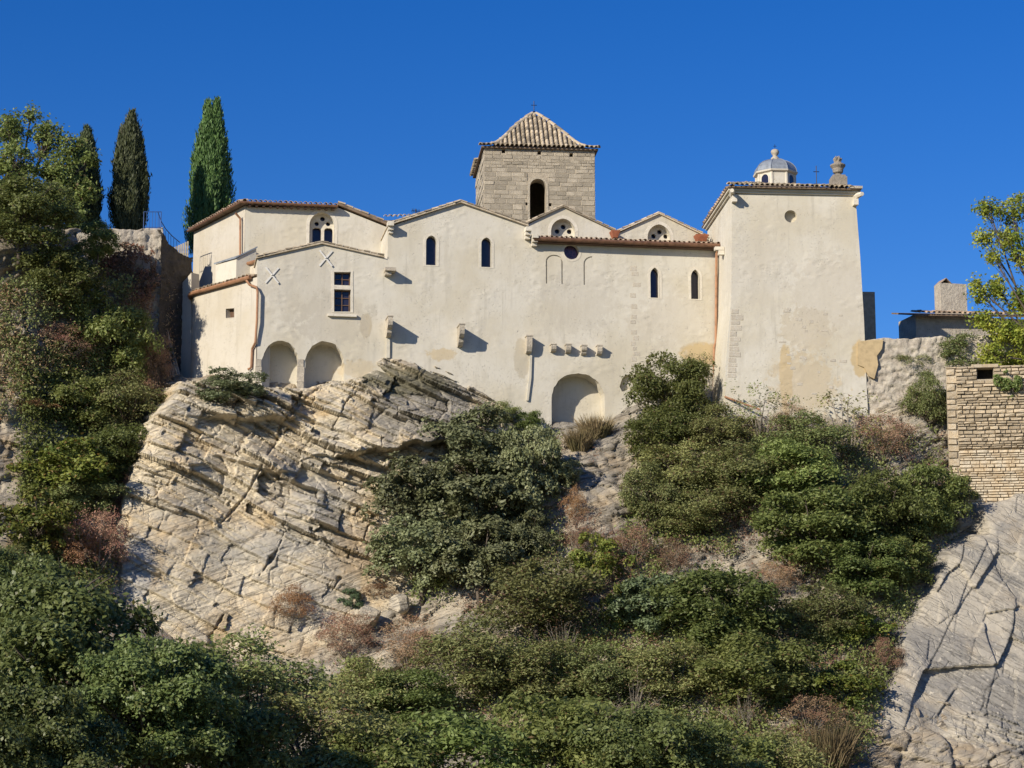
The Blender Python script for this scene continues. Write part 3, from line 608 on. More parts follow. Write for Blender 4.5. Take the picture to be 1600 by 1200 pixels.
# apse roof: a solid with eaves over both faces
zt = FA.uv(440, 323, 3.0)[1]; q0 = at(528, 322, 2.55); q1 = at(384, 322, 2.4); uL = FD.uv(300, 372)[0]; q2 = FD.world(uL, -.16, zt); q3 = FD.world(uL+.5, 6, zt)
cz = zt+.02; rf = MB(); apx = Vector((q0.x-.3, 9.5, cz+1.5))
P = [(q0.x, 2.66, cz), (q1.x-.18, 2.66, cz), (q2.x, q2.y, cz), (q3.x+.6, q3.y+1.0, cz), (q0.x, 9.5, cz)]
rf.add(P+[(x, y, z+.07) for x, y, z in P]+[tuple(apx)], [(4,3,2,1,0),(0,1,6,5),(1,2,7,6),(2,3,8,7),(3,4,9,8),(4,0,5,9),(5,6,10),(6,7,10),(7,8,10),(8,9,10),(9,5,10)])
rf = rf.build('apse_roof', M_under, church)
eave(rf, (q1.x-.15, 2.6, cz+.08), (q0.x, 2.6, cz+.08), (0, -1, -.25), 19, T_a)
sd = Vector((q2.x-(q1.x-.3), q2.y-2.55, 0)).normalized(); nn = Vector((-.93, -.37, -.25))
eave(rf, (q1.x-.2, 2.6, cz+.08), (q2.x, q2.y, cz+.08), nn, 26, T_a)
MB().tube([(q0.x, 2.58, cz+.02), (q1.x-.24, 2.58, cz+.02), (q2.x-.08, q2.y-.05, cz+.0)], .06, 8).build('gutter', M_gut, church)
for k in range(13):
    x = q1.x+.2+(q0.x-q1.x-.4)*k/12; MB().box(x-.06, x+.06, 2.67, 2.98, cz-.13, cz-.005).build('rafter_end', M_wood, church)
lo, hi = FA.uv(612, 354, 2.85), FA.uv(528, 320, 2.85)
rr = MB().wall([lo, (hi[0], hi[1]), (hi[0], hi[1]+.14), (lo[0], lo[1]+.14)], [], 2.85, 9).build('apse_slope_roof', M_under, church); verge(rr, (hi[0], hi[1]+.12), (lo[0], lo[1]+.12), 2.9, 7)
a = FD.uv(376, 345, -.12); b = FD.uv(376, 400, -.12); MB().tube([(a[0], -.40, a[1]+.35), (a[0], -.14, a[1]+.1), (b[0], -.14, b[1])], .06, 8).build('downpipe', M_pipe, church, FD)
# low turret wall turned to the sun, rounded at its far end
p0 = at(402, 450, .0); FF = Fr(p0.x, p0.y, -57.3)
sw = uvs(FF, 0, (353,497),(366,496),(366,481.5),(353,482.5)); uR = FF.uv(402, 450)[0]; uS = FF.uv(309, 480)[0]; zT = FF.uv(375, 440)[1]; zB = -3.0
MB().wall([(uS, zB), (uR, zB), (uR, zT), (uS, zT)], [sw], 0, .8).build('turret_wall', M_plF, church, FF)
w = MB().wall(grow(sw, .05), [sw], -.008, .03).build('window', M_plF, church, FF); link('pane', MB().wall(grow(sw, .01), [], .25, .28).mesh('pane', M_wood), w)
arc = [(uS-1.5*math.sin(a), 1.5-1.5*math.cos(a)) for a in np.linspace(0, math.radians(75), 13)]; m = MB()
for (a, b), (c, d) in zip(arc, arc[1:]): m.add([(a,b,zB),(a,b,zT),(c,d,zT),(c,d,zB)], [(0,1,2,3)])
e = arc[-1]; m.add([(e[0],e[1],zB),(e[0],e[1],zT),(e[0]-.5,e[1]+2.6,zT),(e[0]-.5,e[1]+2.6,zB)], [(0,1,2,3)])
m.build('turret_round_wall', M_plF, church, FF, smooth=True)
gp = [(uR-.35, -.16)]+[(uS, -.16)]+[(uS-1.66*math.sin(a), 1.5-1.66*math.cos(a)) for a in np.linspace(.15, math.radians(72), 9)]
MB().tube([(a, b, zT+.02) for a, b in gp], .10, 8).build('gutter', M_pipe, church, FF)
tr = MB(); P = [(uR-.1, -.12)]+[(uS, -.12)]+[(uS-1.62*math.sin(a), 1.5-1.62*math.cos(a)) for a in np.linspace(.15, math.radians(72), 7)]+[(uS-1.9, 4), (uR-.1, 4)]
n = len(P); tr.add([(a, b, zT+.05) for a, b in P]+[(a, b, zT+.11+max(0, b)*.28) for a, b in P], [tuple(reversed(range(n))), tuple(range(n, 2*n))]+[(i, (i+1) % n, (i+1) % n+n, i+n) for i in range(n)])
tr = tr.build('turret_roof', M_tile, church, FF)
for k in range(14):
    u = uS+(uR-.4-uS)*(k+.5)/14; tile(tr, (u, .22, zT+.2), (0, -1, -.28), T_p, sc=.95)
for a in np.linspace(.12, 1.2, 7): tile(tr, (uS-1.25*math.sin(a), 1.5-1.25*math.cos(a), zT+.2), (-math.sin(a), -math.cos(a), -.28), T_p, sc=.95)
dp = [(385,438,-.2),(390,445,-.12),(401,449,-.10),(402.5,456,-.10),(401.5,500,-.1),(399,535,-.1),(394,545,-.1),(392.5,574,-.1),(388,577,-.12)]
MB().tube([(*((lambda q: (q[0], d))(FF.uv(x, y, d))), FF.uv(x, y, d)[1]) for x, y, d in dp], .06, 8).build('downpipe', M_pipe, church, FF)
# upper scrap of wall and gutter between turret and sacristy
a, b = FF.uv(378, 420, .9), FF.uv(403, 409, .9)
box_part('link_wall', church, a[0]+.1, b[0]+.1, .95, 1.8, zT, max(a[1], b[1])-.02, M_plF, FF)
MB().tube([(a[0]-.05, .85, b[1]+.02), (b[0]+.05, .85, b[1]+.04)], .09, 8).build('gutter', M_pipe, church, FF)
# boxed flue with a lead cap
p0 = at(369, 428, 1.95); FK = Fr(p0.x, p0.y, 16)
k1 = FK.uv(400, 410)[0]; zk = FK.uv(369, 404)[1]; zk2 = FK.uv(398, 387)[1]; m = MB()
m.add([(0,0,zT-.2),(k1,0,zT-.2),(k1,1.1,zT-.2),(-.5,1.6,zT-.2),(0,0,zk),(k1,0,zk2),(k1,1.1,zk2),(-.5,1.6,zk)], [(0,3,2,1),(4,5,6,7),(0,1,5,4),(1,2,6,5),(2,3,7,6),(3,0,4,7)]); fl = m.build('flue', M_pl, church, FK)
m = MB(); m.add([(-.06,-.06,zk-.0),(k1+.04,-.06,zk2),(k1+.04,1.2,zk2),(-.58,1.66,zk),(-.06,-.06,zk+.07),(k1+.04,-.06,zk2+.07),(k1+.04,1.2,zk2+.07),(-.58,1.66,zk+.07)], [(0,3,2,1),(4,5,6,7),(0,1,5,4),(1,2,6,5),(2,3,7,6),(3,0,4,7)]); m.build('cap', M_lead, fl)
# buttress at the far left of the church
p0 = at(290, 520, 5.6); FG = Fr(p0.x, p0.y, -52)
MB().wall(FG.poly([(285,442),(299,426),(299,620),(260,640),(267,570),(274,500),(282,465)]), [], 0, .5).build('buttress', M_plF, church, FG)
# low roof behind the nave and apse
la, lb = FA.uv(600, 340, 8.0), FA.uv(705, 336, 8.0)
r = MB().wall([(la[0], la[1]-2), (lb[0], lb[1]-2), (lb[0], lb[1]), (la[0], la[1])], [], 8.6, 9.0).build('rear_wall', M_mort, church)
eave(r, (la[0], 8.3, la[1]+.12), (lb[0], 8.3, lb[1]+.12), (0, -1, -.3), 14, T_p)
# television aerial
p = at(654, 336, 7.6); an = tag(empty('aerial', (p.x, 8.75, p.z)), 'small television aerial standing on the roof behind the nave gable', 'aerial')
m = MB().tube([(0,0,-.35),(0,0,.62)], .018, 6); m.build('mast', M_iron, an)
m = MB().tube([(-.22,-.1,.5),(.22,.1,.5)], .012, 5)
for k in range(6): x = -.2+.08*k; m.tube([(x,-.22+x*.3,.5+.0),(x,.22,.5)], .009, 4); m.tube([(x, x*.45, .3),(x, x*.45, .62)], .009, 4)
m.build('antenna_elements', M_iron, an)

# ------------------------------------------------------------------ bell tower
p0 = at(756, 330, 12.0); FH = Fr(p0.x, p0.y, -4.5)
bell = tag(empty('bell_tower', (FH.ox, FH.oy, 0), FH.r), 'square grey stone bell tower with arched opening and tiled pyramid roof', 'tower')
hu0, hu1 = FH.uv(756.5, 230)[0], FH.uv(929.5, 235)[0]; zE = FH.uv(840, 232)[1]; zb = FH.uv(840, 380)[1]; WH = hu1-hu0
def rar(fr, x0, x1, ya, ys, yb):
    (u0, z0), (u1, _) = fr.uv(x0, yb), fr.uv(x1, yb); return roundarch(u0, u1, z0, fr.uv(x0, ys)[1], fr.uv(x0, ya)[1])
op = rar(FH, 828, 853.5, 279, 292, 372)
puts = [uvs(FH, 0, (x, y+6), (x+5.5, y+6), (x+5.5, y), (x, y)) for x, y in ((784,233),(840,235.5),(890,239))]+[uvs(FH, 0, (821,320.5),(827.5,320.5),(827.5,316),(821,316)), uvs(FH, 0, (856.5,322),(862,322),(862,317),(856.5,317))]
MB().wall([(hu0, zb), (hu1, zb), (hu1, zE), (hu0, zE)], [op]+puts, .03, .8).build('front_wall', M_mort, bell)
m = MB(); m.box(hu0+.03, hu0+.7, .801, WH, zb, zE); m.build('side_wall', M_mort, bell); MB().box(hu1-.7, hu1, .801, WH, zb, zE).build('side_wall', M_mort, bell); MB().box(hu0+.701, hu1-.701, WH-.7, WH, zb, zE).build('rear_wall', M_mort, bell)
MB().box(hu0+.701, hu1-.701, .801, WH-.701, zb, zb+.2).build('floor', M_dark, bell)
MB().wall(grow(op, .13), [op], -.008, .06).build('arch_surround', M_ash, bell)
blk = []
for k in range(6):
    j = lambda s=.05: rnd.uniform(-s, s); a = .05; m = MB()
    m.add([(0,0,0),(1,0,0),(1,0,1),(0,0,1),(a+j(.03),-1+j(.3),.10+j()),(1-a+j(.03),-1+j(.3),.10+j()),(1-a+j(.03),-1+j(.3),.90+j()),(a+j(.03),-1+j(.3),.90+j())], [(4,5,6,7),(0,1,5,4),(1,2,6,5),(2,3,7,6),(3,0,4,7)])
    blk.append(m)
BLK_a = [m.mesh('stone', M_ash) for m in blk]
def overlap(u0, u1, z0, z1, boxes): return any(u0 < b[1] and u1 > b[0] and z0 < b[3] and z1 > b[2] for b in boxes)
def bbox(p, e=.0): return (min(q[0] for q in p)-e, max(q[0] for q in p)+e, min(q[1] for q in p)-e, max(q[1] for q in p)+e)
bxs = [bbox(op, .12)]+[bbox(p, .02) for p in puts]
def courses(parent, u0, u1, z0, z1, hf, wf, boxes, meshes, depth, place, limit, gap=.018):
    z = z0; cnt = 0
    while z < z1-.06:
        h = min(hf(z), z1-z); u = u0
        while u < u1-.05 and cnt < limit:
            w = wf(z)
            if u1-u-w < .15: w = u1-u
            ua, ub = u, u+w
            for b in boxes:
                if z < b[3] and z+h > b[2] and ua < b[1] and ub > b[0]:
                    if ua < b[0]-.12: ub = b[0]
                    else: ua = None; u = max(u, b[1]); break
            if ua is None: continue
            place(parent, rnd.choice(meshes), ua+gap/2, ub-ua-gap, z+gap/2, h-gap, depth*rnd.uniform(.5, 1.4)); cnt += 1; u = ub
        z += h
    return cnt
def pf(parent, me, u, w, z, h, d): link('stone', me, parent, (u, .031, z), (rnd.uniform(-.01, .01), rnd.uniform(-.012, .012), 0), (w, d, h))
zs_ = FH.uv(840, 268)[1]
n_ = courses(bell, hu0, hu1, FH.uv(840, 352)[1], zE-.02, lambda z: rnd.uniform(.22, .32) if z < zs_ else rnd.uniform(.15, .24), lambda z: rnd.uniform(.36, .85) if z < zs_ else rnd.uniform(.22, .62), bxs, BLK_a, .022, pf, 262, .012)
def ps(parent, me, u, w, z, h, d): link('stone', me, parent, (hu0+.031, u+w, z), (0, 0, -math.pi/2), (w, d, h))
courses(bell, .06, WH, FH.uv(740, 345)[1], zE-.02, lambda z: .42, lambda z: rnd.uniform(.9, 1.6), [], BLK_a, .05, ps, 299-n_)
# concave pyramid roof
hw = WH/2+.16; cu = (hu0+hu1)/2; cyy = WH/2; zap = FH.uv(833, 178, cyy)[1]; HR = zap-zE
PR = [(1.0, .0), (.90, .03), (.80, .075), (.70, .15), (.58, .29), (.4, .54), (.2, .785), (.0, 1.0)]
def prz(r): return zE+HR*float(np.interp(r, [p[0] for p in PR][::-1], [p[1] for p in PR][::-1]))
m = MB()
for r, f in PR[:-1]:
    for sx, sy in ((-1,-1),(1,-1),(1,1),(-1,1)): m.v.append((cu+sx*hw*r, cyy+sy*hw*r, zE+HR*f+.03))
m.v.append((cu, cyy, zap)); nl = len(PR)-1
for i in range(nl-1):
    for k in range(4): m.f.append((i*4+k, i*4+(k+1) % 4, (i+1)*4+(k+1) % 4, (i+1)*4+k))
for k in range(4): m.f.append(((nl-1)*4+k, (nl-1)*4+(k+1) % 4, nl*4))
b0 = len(m.v)
for sx, sy in ((-1,-1),(1,-1),(1,1),(-1,1)): m.v.append((cu+sx*hw, cyy+sy*hw, zE-.06))
for k in range(4): m.f.append((b0+k, b0+(k+1) % 4, (k+1) % 4, k))
m.f.append((b0+3, b0+2, b0+1, b0)); pyr = m.build('roof', M_under, bell)
ncol = 25; cnt = 0
for face in range(2):                                  # front and sunny side carry their tiles one by one
    for c in range(ncol):
        t_ = -hw+2*hw*(c+.5)/ncol; r = 1.03
        rmin = max(abs(t_)/hw-.02, .02)
        while r > rmin+.03 and cnt < 286:
            r2 = r-.40/math.hypot(hw, HR*2.2 if r < .75 else HR*.75)
            z1, z2 = prz(min(r, 1)), prz(max(r2, 0)); d = Vector((0, -(r-r2)*hw, z1-z2)); L_ = d.length; s_ = L_/.37
            pos = Vector((t_, -r2*hw, z2+.07)); 
            if face == 1: pos = Vector((-r2*hw, -t_, z2+.07)); d = Vector((d.y, 0, d.z))
            o = tile(pyr, (cu+pos.x, cyy+pos.y, pos.z), d, T_p, jit=.03); o.scale = (max(.75, s_), .97, .97); cnt += 1; r = r2
for sx, sy in ((-1,-1),(1,-1),(-1,1)):
    rs = np.linspace(1.0, .03, 11)
    for a, b in zip(rs, rs[1:]):
        A_ = Vector((cu+sx*hw*b, cyy+sy*hw*b, prz(b)+.09)); B_ = Vector((cu+sx*hw*a, cyy+sy*hw*a, prz(a)+.09)); o = tile(pyr, A_, B_-A_, T_p); o.scale = ((B_-A_).length/.40, 1.2, 1.2); o.name = 'hip_tile'
MB().tube([(cu, cyy, zap-.1), (cu, cyy, zap+.75)], .022, 6).tube([(cu-.16, cyy, zap+.5), (cu+.16, cyy, zap+.5)], .02, 5).lathe([(.01, 0), (.07, .07), (.01, .14)], (cu, cyy, zap+.05), 8).build('cross', M_iron, bell)

# ------------------------------------------------------------------ projecting chapel tower with the lantern
tow = tag(empty('chapel_tower', (FC.ox, FC.oy, 0), FC.r), 'tall plain plastered tower block with round blind window, lantern and urn', 'tower')
ou, oz = FC.uv(1235.5, 338); och = circle(ou, oz, .30)
front = FC.poly([(1144,303),(1143.5,400),(1142.5,470),(1140,500),(1137,530),(1134,570),(1132,700),(1359,700),(1354,600),(1350,500),(1344,400),(1336.5,305)])
MB().wall(front, [och], 0, 7.2).build('wall', M_plT, tow)
MB().wall(grow(och, .02), [], .34, .38).build('round_recess', M_pl, tow)
lz, rz_ = front[0], front[-1]; zt = (lz[1]+rz_[1])/2
MB().box(lz[0]-.10, rz_[0]+.12, -.10, 7.3, zt+.001, zt+.10).build('cornice', M_pl, tow); MB().box(lz[0]-.2, rz_[0]+.22, -.20, 7.4, zt+.101, zt+.19).build('cornice', M_pl, tow)
e0, e1 = lz[0]-.24, rz_[0]+.2; ez = zt+.20; m = MB(); yc_ = 3.7; rh = 1.25
m.add([(e0,-.38,ez),(e1,-.38,ez),(e1,7.6,ez),(e0,7.6,ez),(e0,-.38,ez+.05),(e1,-.38,ez+.05),(e1,7.6,ez+.05),(e0,7.6,ez+.05),(e0+2.6,yc_,ez+rh),(e1-2.6,yc_,ez+rh)], [(3,2,1,0),(0,1,5,4),(1,2,6,5),(2,3,7,6),(3,0,4,7),(4,5,9,8),(5,6,9),(6,7,8,9),(7,4,8)])
rc = m.build('roof', M_under, tow); sl_ = rh/4.08
eave(rc, (e0+.05, -.42, ez+.10), (e1-.35, -.42, ez+.10), (0, -1, -sl_), 25, T_p, rows=3, step=.38)
for k in range(16):
    tile(rc, (e0+.38, .1+k*.44, ez+.2), (-1, 0, -.4), T_a)
for k in range(9): f = k/9; A_ = Vector((e0, -.38, ez+.16)).lerp(Vector((e0+2.6, yc_, ez+rh+.08)), f+.1); o = tile(rc, A_, (-2.6, -4.1, -rh), T_p); o.name = 'hip_tile'
MB().box(e1-.55, e1+.05, -.45, .5, ez+.051, ez+.17).build('corner_slab', M_corb, tow)
for x, y, sx in ((1146,304,-1),(1335,309,1)):             # stone spouts at the two corners
    u, z = FC.uv(x, y); m = MB(); m.tube([(u, .3, z+.02), (u+sx*.12, -.35, z+.04), (u+sx*.20, -.75, z+.0)], [.15, .13, .10], 6); m.box(u-.11, u+.11, -.35, -.004, z-.42, z-.13); m.build('spout', M_surr, tow)
u = front[1][0]; z = FC.uv(1128, 398, 3)[1]
m = MB(); m.box(u-.45, u, 2.0, 2.3, z, z+.16); m.box(u-.28, u, 2.02, 2.28, z-.22, z-.003); m.build('corbel', M_surr, tow)
MB().tube([(front[3][0]-.3, -.05, FC.uv(1130, 640)[1]+.6), (front[3][0]+1.2, -.75, FC.uv(1130, 640)[1]-.1)], .05, 6).build('drain_pipe', M_pipe, tow)
M_show = stone('render_washed_stone', (.55,.505,.415), (.52,.46,.36), (.44,.39,.31), 3, .5, .06)
BLK_s = [m_.mesh('stone', M_show) for m_ in blk]
z = FC.uv(1140, 590)[1]; zq = FC.uv(1140, 485)[1]; k = 0
while z < zq:                                          # corner stones at the foot of the tower
    h = rnd.uniform(.2, .3); px_ = np.interp(z, [FC.uv(1140, 590)[1], zq], [1135, 1143]); u = FC.uv(px_, 540)[0]+.02; link('stone', rnd.choice(BLK_s), tow, (u, .004, z), (0, 0, 0), (rnd.uniform(.3, .62), .016, h-.02)); z += h
for k in range(30):                                    # scattered stones in the worn plaster
    x, y = rnd.gauss(1258, 26), rnd.gauss(560, 45)
    if 1215 < x < 1320 and 450 < y < 640: u, z = FC.uv(x, y); link('stone', rnd.choice(BLK_s), tow, (u, .003, z), (0, rnd.uniform(-.06, .06), 0), (rnd.uniform(.15, .38), rnd.uniform(.008, .014), rnd.uniform(.08, .16)))
z = FA.uv(990, 600)[1]
while z < FA.uv(990, 420)[1]:                          # toothing of an older corner in the aisle wall
    h = rnd.uniform(.22, .3); u = FA.uv(988, 500)[0]+rnd.uniform(-.12, .05); link('stone', rnd.choice(BLK_s), church, (u, .003, z), (0, 0, 0), (rnd.uniform(.2, .42), .009, h-.03)); z += h*rnd.choice((1, 1, 2))
# octagonal lantern
lc = (FC.uv(1212, 290, yc_)[0], yc_); R8 = .97; zl1 = FC.uv(1212, 268, yc_-.9)[1]; zl0 = ez+rh-.7; zd = FC.uv(1208, 250, yc_)[1]
lan = MB().lathe([(R8, zl0), (R8, zl1)], (*lc, 0), 8, math.pi/8).build('lantern', M_pl, tow)
MB().lathe([(R8+.03, zl1), (R8+.13, zl1+.05), (R8+.15, zl1+.12), (R8+.05, zl1+.13)], (*lc, 0), 8, math.pi/8).build('lantern_cornice', M_surr, lan)
dh = zd-zl1-.13
MB().lathe([((R8+.06)*math.cos(a)+.02, zl1+.135+dh*math.sin(a)) for a in np.linspace(0, 1.42, 9)], (*lc, 0), 8, math.pi/8).build('dome', M_lead, lan)
for k in range(8):
    a = math.pi/8+k*math.pi/4; MB().tube([(lc[0]+((R8+.07)*math.cos(b)+.02)*math.cos(a), lc[1]+((R8+.07)*math.cos(b)+.02)*math.sin(a), zl1+.14+dh*math.sin(b)) for b in np.linspace(0, 1.42, 8)], .022, 5).build('dome_rib', M_lead, lan)
for k in (1, 3, 5, 7):
    a = -math.pi/2+k*math.pi/4; ap = R8*math.cos(math.pi/8); hwid = .20; hp = roundarch(-hwid, hwid, zl1-1.0, zl1-.30, zl1-.08)
    o = MB().wall(hp, [], -.012, .02).build('lantern_window', M_glass, lan); o.location = (lc[0]+ap*math.cos(a), lc[1]+ap*math.sin(a), 0); o.rotation_euler = (0, 0, a+math.pi/2)
    q = MB().wall(grow(hp, .07), [hp], -.03, .02).mesh('frame', M_surr); link('frame', q, o)
for k in range(8):
    a = math.pi/8+k*math.pi/4; MB().lathe([(.07, zl0), (.07, zl1-.01)], (lc[0]+(R8-.02)*math.cos(a), lc[1]+(R8-.02)*math.sin(a), 0), 6).build('lantern_pilaster', M_surr, lan)
MB().lathe([(.25, zd-.08), (.20, zd+.10), (.12, zd+.17), (.10, zd+.22), (.17, zd+.29), (.21, zd+.40), (.17, zd+.50), (.07, zd+.55)], (*lc, 0), 12).build('finial', M_corb, lan, smooth=True)
MB().tube([(*lc, zd+.5), (*lc, zd+.80)], .012, 5).tube([(lc[0]-.08, lc[1], zd+.70), (lc[0]+.08, lc[1], zd+.70)], .012, 5).build('finial_cross', M_iron, lan)
u, z0 = FC.uv(1276, 292, 1.6); zc1 = FC.uv(1276, 259, 1.6)[1]; h = zc1-z0
MB().tube([(u, 1.6, z0-.25), (u, 1.6, zc1)], .02, 6).tube([(u-.14, 1.6, zc1-.3), (u+.14, 1.6, zc1-.3)], .02, 5).box(u-.15, u+.15, 1.45, 1.75, z0-.1, z0+.12).build('roof_cross', M_iron, tow)
# urn with carved flames
M_urn = stone('lichened_urn_stone', (.33,.29,.235), (.26,.23,.185), (.14,.125,.105), 5, .6, .1)
u, z0 = FC.uv(1310, 296, .5); zt2 = FC.uv(1310, 244, .5)[1]; H_ = zt2-z0
ur = MB().box(u-.36, u+.36, .14, .86, z0-.1, z0+H_*.34).box(u-.30, u+.30, .2, .8, z0+H_*.341, z0+H_*.40); ur = ur.build('urn_pedestal', M_urn, tow)
MB().lathe([(.20, H_*.40), (.20, H_*.43), (.13, H_*.46), (.24, H_*.50), (.27, H_*.62), (.37, H_*.70), (.37, H_*.73), (.28, H_*.76), (.18, H_*.80), (.14, H_*.83)], (u, .5, z0), 14).build('urn', M_urn, ur)
m = MB()
for k in range(7): a = k*2*math.pi/7; m.tube([(u+.10*math.cos(a), .5+.10*math.sin(a), z0+H_*.81), (u+.17*math.cos(a+.4), .5+.17*math.sin(a+.4), z0+H_*.91), (u+.09*math.cos(a+.9), .5+.09*math.sin(a+.9), z0+H_*(.96+.04*(k % 2)))], [.07, .06, .015], 5)
m.lathe([(.10, H_*.8), (.12, H_*.9), (.02, H_*1.0)], (u, .5, z0), 6); m.build('flame', M_urn, ur)
# shaded building behind the tower
s0, s1 = FC.uv(1335, 500, 8.2), FC.uv(1362.5, 460, 8.2); MB().box(s0[0]-2, s1[0], 7.6, 12, -3, s1[1]).build('rear_wall', M_mort, tow)

# ------------------------------------------------------------------ old rubble wall, house, dry stone wall
def rubble_wall(name, fr, pts_top, zb, th, mat, label, cat, res=.07, amp=.13, kind=None):
    us = [fr.uv(x, y)[0] for x, y in pts_top]; zs2 = [fr.uv(x, y)[1] for x, y in pts_top]
    xs = np.arange(us[0], us[-1]+res, res); top = np.interp(xs, us, zs2)+.10*fbm(xs*2, xs*0, 4, 3); n = int((max(zs2)-zb)/res); v = np.linspace(0, 1, n)[:, None]
    U = np.repeat(xs[None], n, 0); Z = zb+(top[None]-zb)*v
    ci = np.floor(Z/.19+.3*fbm(U, Z, 6)); off = _h(ci, ci*0, 3)*3; cj = np.floor(U/.34+off+.3*fbm(U*2, Z*2, 7)); 
    Y = -amp*_h(ci, cj, 5)-.06*fbm(U*1.0, Z*1.0, 8)-.04*fbm(U*7, Z*7, 9, 3)
    V = np.concatenate([np.stack([U, Y, Z], -1).reshape(-1, 3), np.stack([xs, Y[-1]*0+th, top], -1), np.stack([xs, Y[-1]*0+th, xs*0+zb], -1)])
    o = link(name, np_mesh(name, V, grid_quads(n+2, len(xs)), mat)); o.location = (fr.ox, fr.oy, 0); o.rotation_euler = (0, 0, fr.r); return tag(o, label, cat, kind=kind)
M_rub = stone('old_rubble_masonry', (.50,.45,.36), (.40,.35,.28), (.20,.18,.15), 2.2, .9, .0)
p0 = at(1352, 600, -4.2); FO = Fr(p0.x, p0.y, -9)
ow = rubble_wall('rubble_wall', FO, [(1346,531),(1380,530),(1480,527),(1560,524),(1700,520)], -3.5, .8, M_rub, 'old grey rubble wall beside the plain tower, patched with ochre mortar', 'wall')
o = MB().wall(FO.poly([(1340,534),(1362,531),(1380,531),(1378,545),(1370,556),(1372,570),(1366,592),(1358,588),(1350,574),(1340,570)], -.2), [], -.22, -.03).build('mortar_patch', plain('ochre_mortar', (.50,.385,.22), .95, 0, .2, .1), ow)
p0 = at(1431, 520, 6.0); FJ = Fr(p0.x, p0.y, 4)
house = tag(empty('house', (FJ.ox, FJ.oy, 0), FJ.r), 'low shaded house with tiled eave and pale chimney beyond the rubble wall', 'house')
(ha, hz), (hb, _) = FJ.uv(1431, 505), FJ.uv(1640, 505)
MB().box(ha, hb, 0, 2.2, hz-4, hz+.50).build('wall', M_rub, house)
m = MB(); r0, r1 = ha-.3, hb+.5; m.add([(r0,-.6,hz+.28),(r1,-.6,hz+.55),(r1,2.4,hz+1.25),(r0,2.4,hz+.95),(r0,-.6,hz+.36),(r1,-.6,hz+.63),(r1,2.4,hz+1.33),(r0,2.4,hz+1.03)], [(3,2,1,0),(4,5,6,7),(0,1,5,4),(1,2,6,5),(2,3,7,6),(3,0,4,7)]); hr = m.build('roof', M_under, house)
eave(hr, (r0, -.65, hz+.42), (r1, -.65, hz+.69), (0, -1, -.27), 29, T_a, rows=2)
(c0, cz0), (c1, cz1) = FJ.uv(1471, 492, 1.2), FJ.uv(1510, 444, 1.2)
ch = MB().box(c0, c1, 1.2, 2.0, cz0-.8, cz1).build('chimney', M_rub, house)
for sx in (-1, 1): m = MB(); x = c0+.32; m.add([(x+sx*.30,1.15,cz1+.002),(x+sx*.30,2.05,cz1+.002),(x,2.05,cz1+.28),(x,1.15,cz1+.28),(x+sx*.26,1.15,cz1+.002),(x+sx*.26,2.05,cz1+.002),(x,2.05,cz1+.24),(x,1.15,cz1+.24)], [(0,1,2,3),(7,6,5,4),(0,3,7,4),(1,5,6,2),(0,4,5,1)]); m.build('chimney_cap', M_tile, ch)
# dry stone retaining wall
M_dry = stone('pale_dry_stone', (.54,.47,.35), (.49,.385,.245), (.28,.23,.165), 1.6, .8, .26)
p0 = at(1477, 640, -7.0); FS = Fr(p0.x, p0.y, -18)
sw_ = tag(empty('retaining_wall', (FS.ox, FS.oy, 0), FS.r), 'pale dry stone retaining wall with squared corner stones above the grey rock', 'wall')
su0 = FS.uv(1478, 580)[0]; su1 = FS.uv(1640, 580)[0]; sz1 = FS.uv(1490, 573)[1]; sz0 = FS.uv(1490, 800)[1]
bat = .14
hole_b = bbox(uvs(FS, 0, (1527,592),(1552,592),(1552,574),(1527,574)))
MB().wall([(su0+.02, sz0-1), (su1, sz0-1), (su1, sz1), (hole_b[1], sz1), (hole_b[1], hole_b[2]), (hole_b[0], hole_b[2]), (hole_b[0], sz1), (su0+.02, sz1)], [], .03, .9).build('wall_core', M_mort, sw_)
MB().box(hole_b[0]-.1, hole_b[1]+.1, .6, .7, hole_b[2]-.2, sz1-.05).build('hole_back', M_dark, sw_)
MB().box(hole_b[0]-.25, hole_b[1]+.22, -.08, .7, hole_b[3]-.02, hole_b[3]+.13).build('lintel', M_dry, sw_)
BLK_d = [m.mesh('stone', M_dry) for m in blk]
def pd(parent, me, u, w, z, h, d): link('stone', me, parent, (u, .031, z), (rnd.uniform(-.03, .03), rnd.uniform(-.03, .03), rnd.uniform(-.02, .02)), (w, d, h))
z = sz0-.2; qn = 0
while z < sz1-.05:                                     # long and short quoins up the corner
    h = min(rnd.uniform(.22, .42), sz1-z); w = .50 if qn % 2 else .40; link('stone', rnd.choice(BLK_d), sw_, (su0, .031, z+.008), (0, 0, 0), (w-.015, .09, h-.016)); z += h; qn += 1
sv = FS.uv(1606, 640)[0]
zmid = FS.uv(1490, 702)[1]
nst = courses(sw_, su0+.44, sv, zmid, sz1, lambda q: rnd.uniform(.08, .20), lambda q: rnd.uniform(.18, .62), [hole_b], BLK_d, .12, pd, 268, .025)
m = MB(); z = sz0-.2
while z < zmid-.02:
    h = min(rnd.uniform(.09, .19), zmid-z); u = su0+.44
    while u < sv: w = min(rnd.uniform(.2, .6), sv-u+.01); j = [rnd.uniform(-.02, .02) for _ in range(8)]; d_ = rnd.uniform(.02, .09); m.add([(u+.01,.031,z+.01),(u+w-.01,.031,z+.01),(u+w-.01,.031,z+h-.01),(u+.01,.031,z+h-.01),(u+.03+j[0],-d_+j[4],z+.025),(u+w-.03+j[1],-d_+j[5],z+.025),(u+w-.03+j[2],-d_+j[6],z+h-.025),(u+.03+j[3],-d_+j[7],z+h-.025)], [(4,5,6,7),(0,1,5,4),(1,2,6,5),(2,3,7,6),(3,0,4,7)]); u += w
    z += h
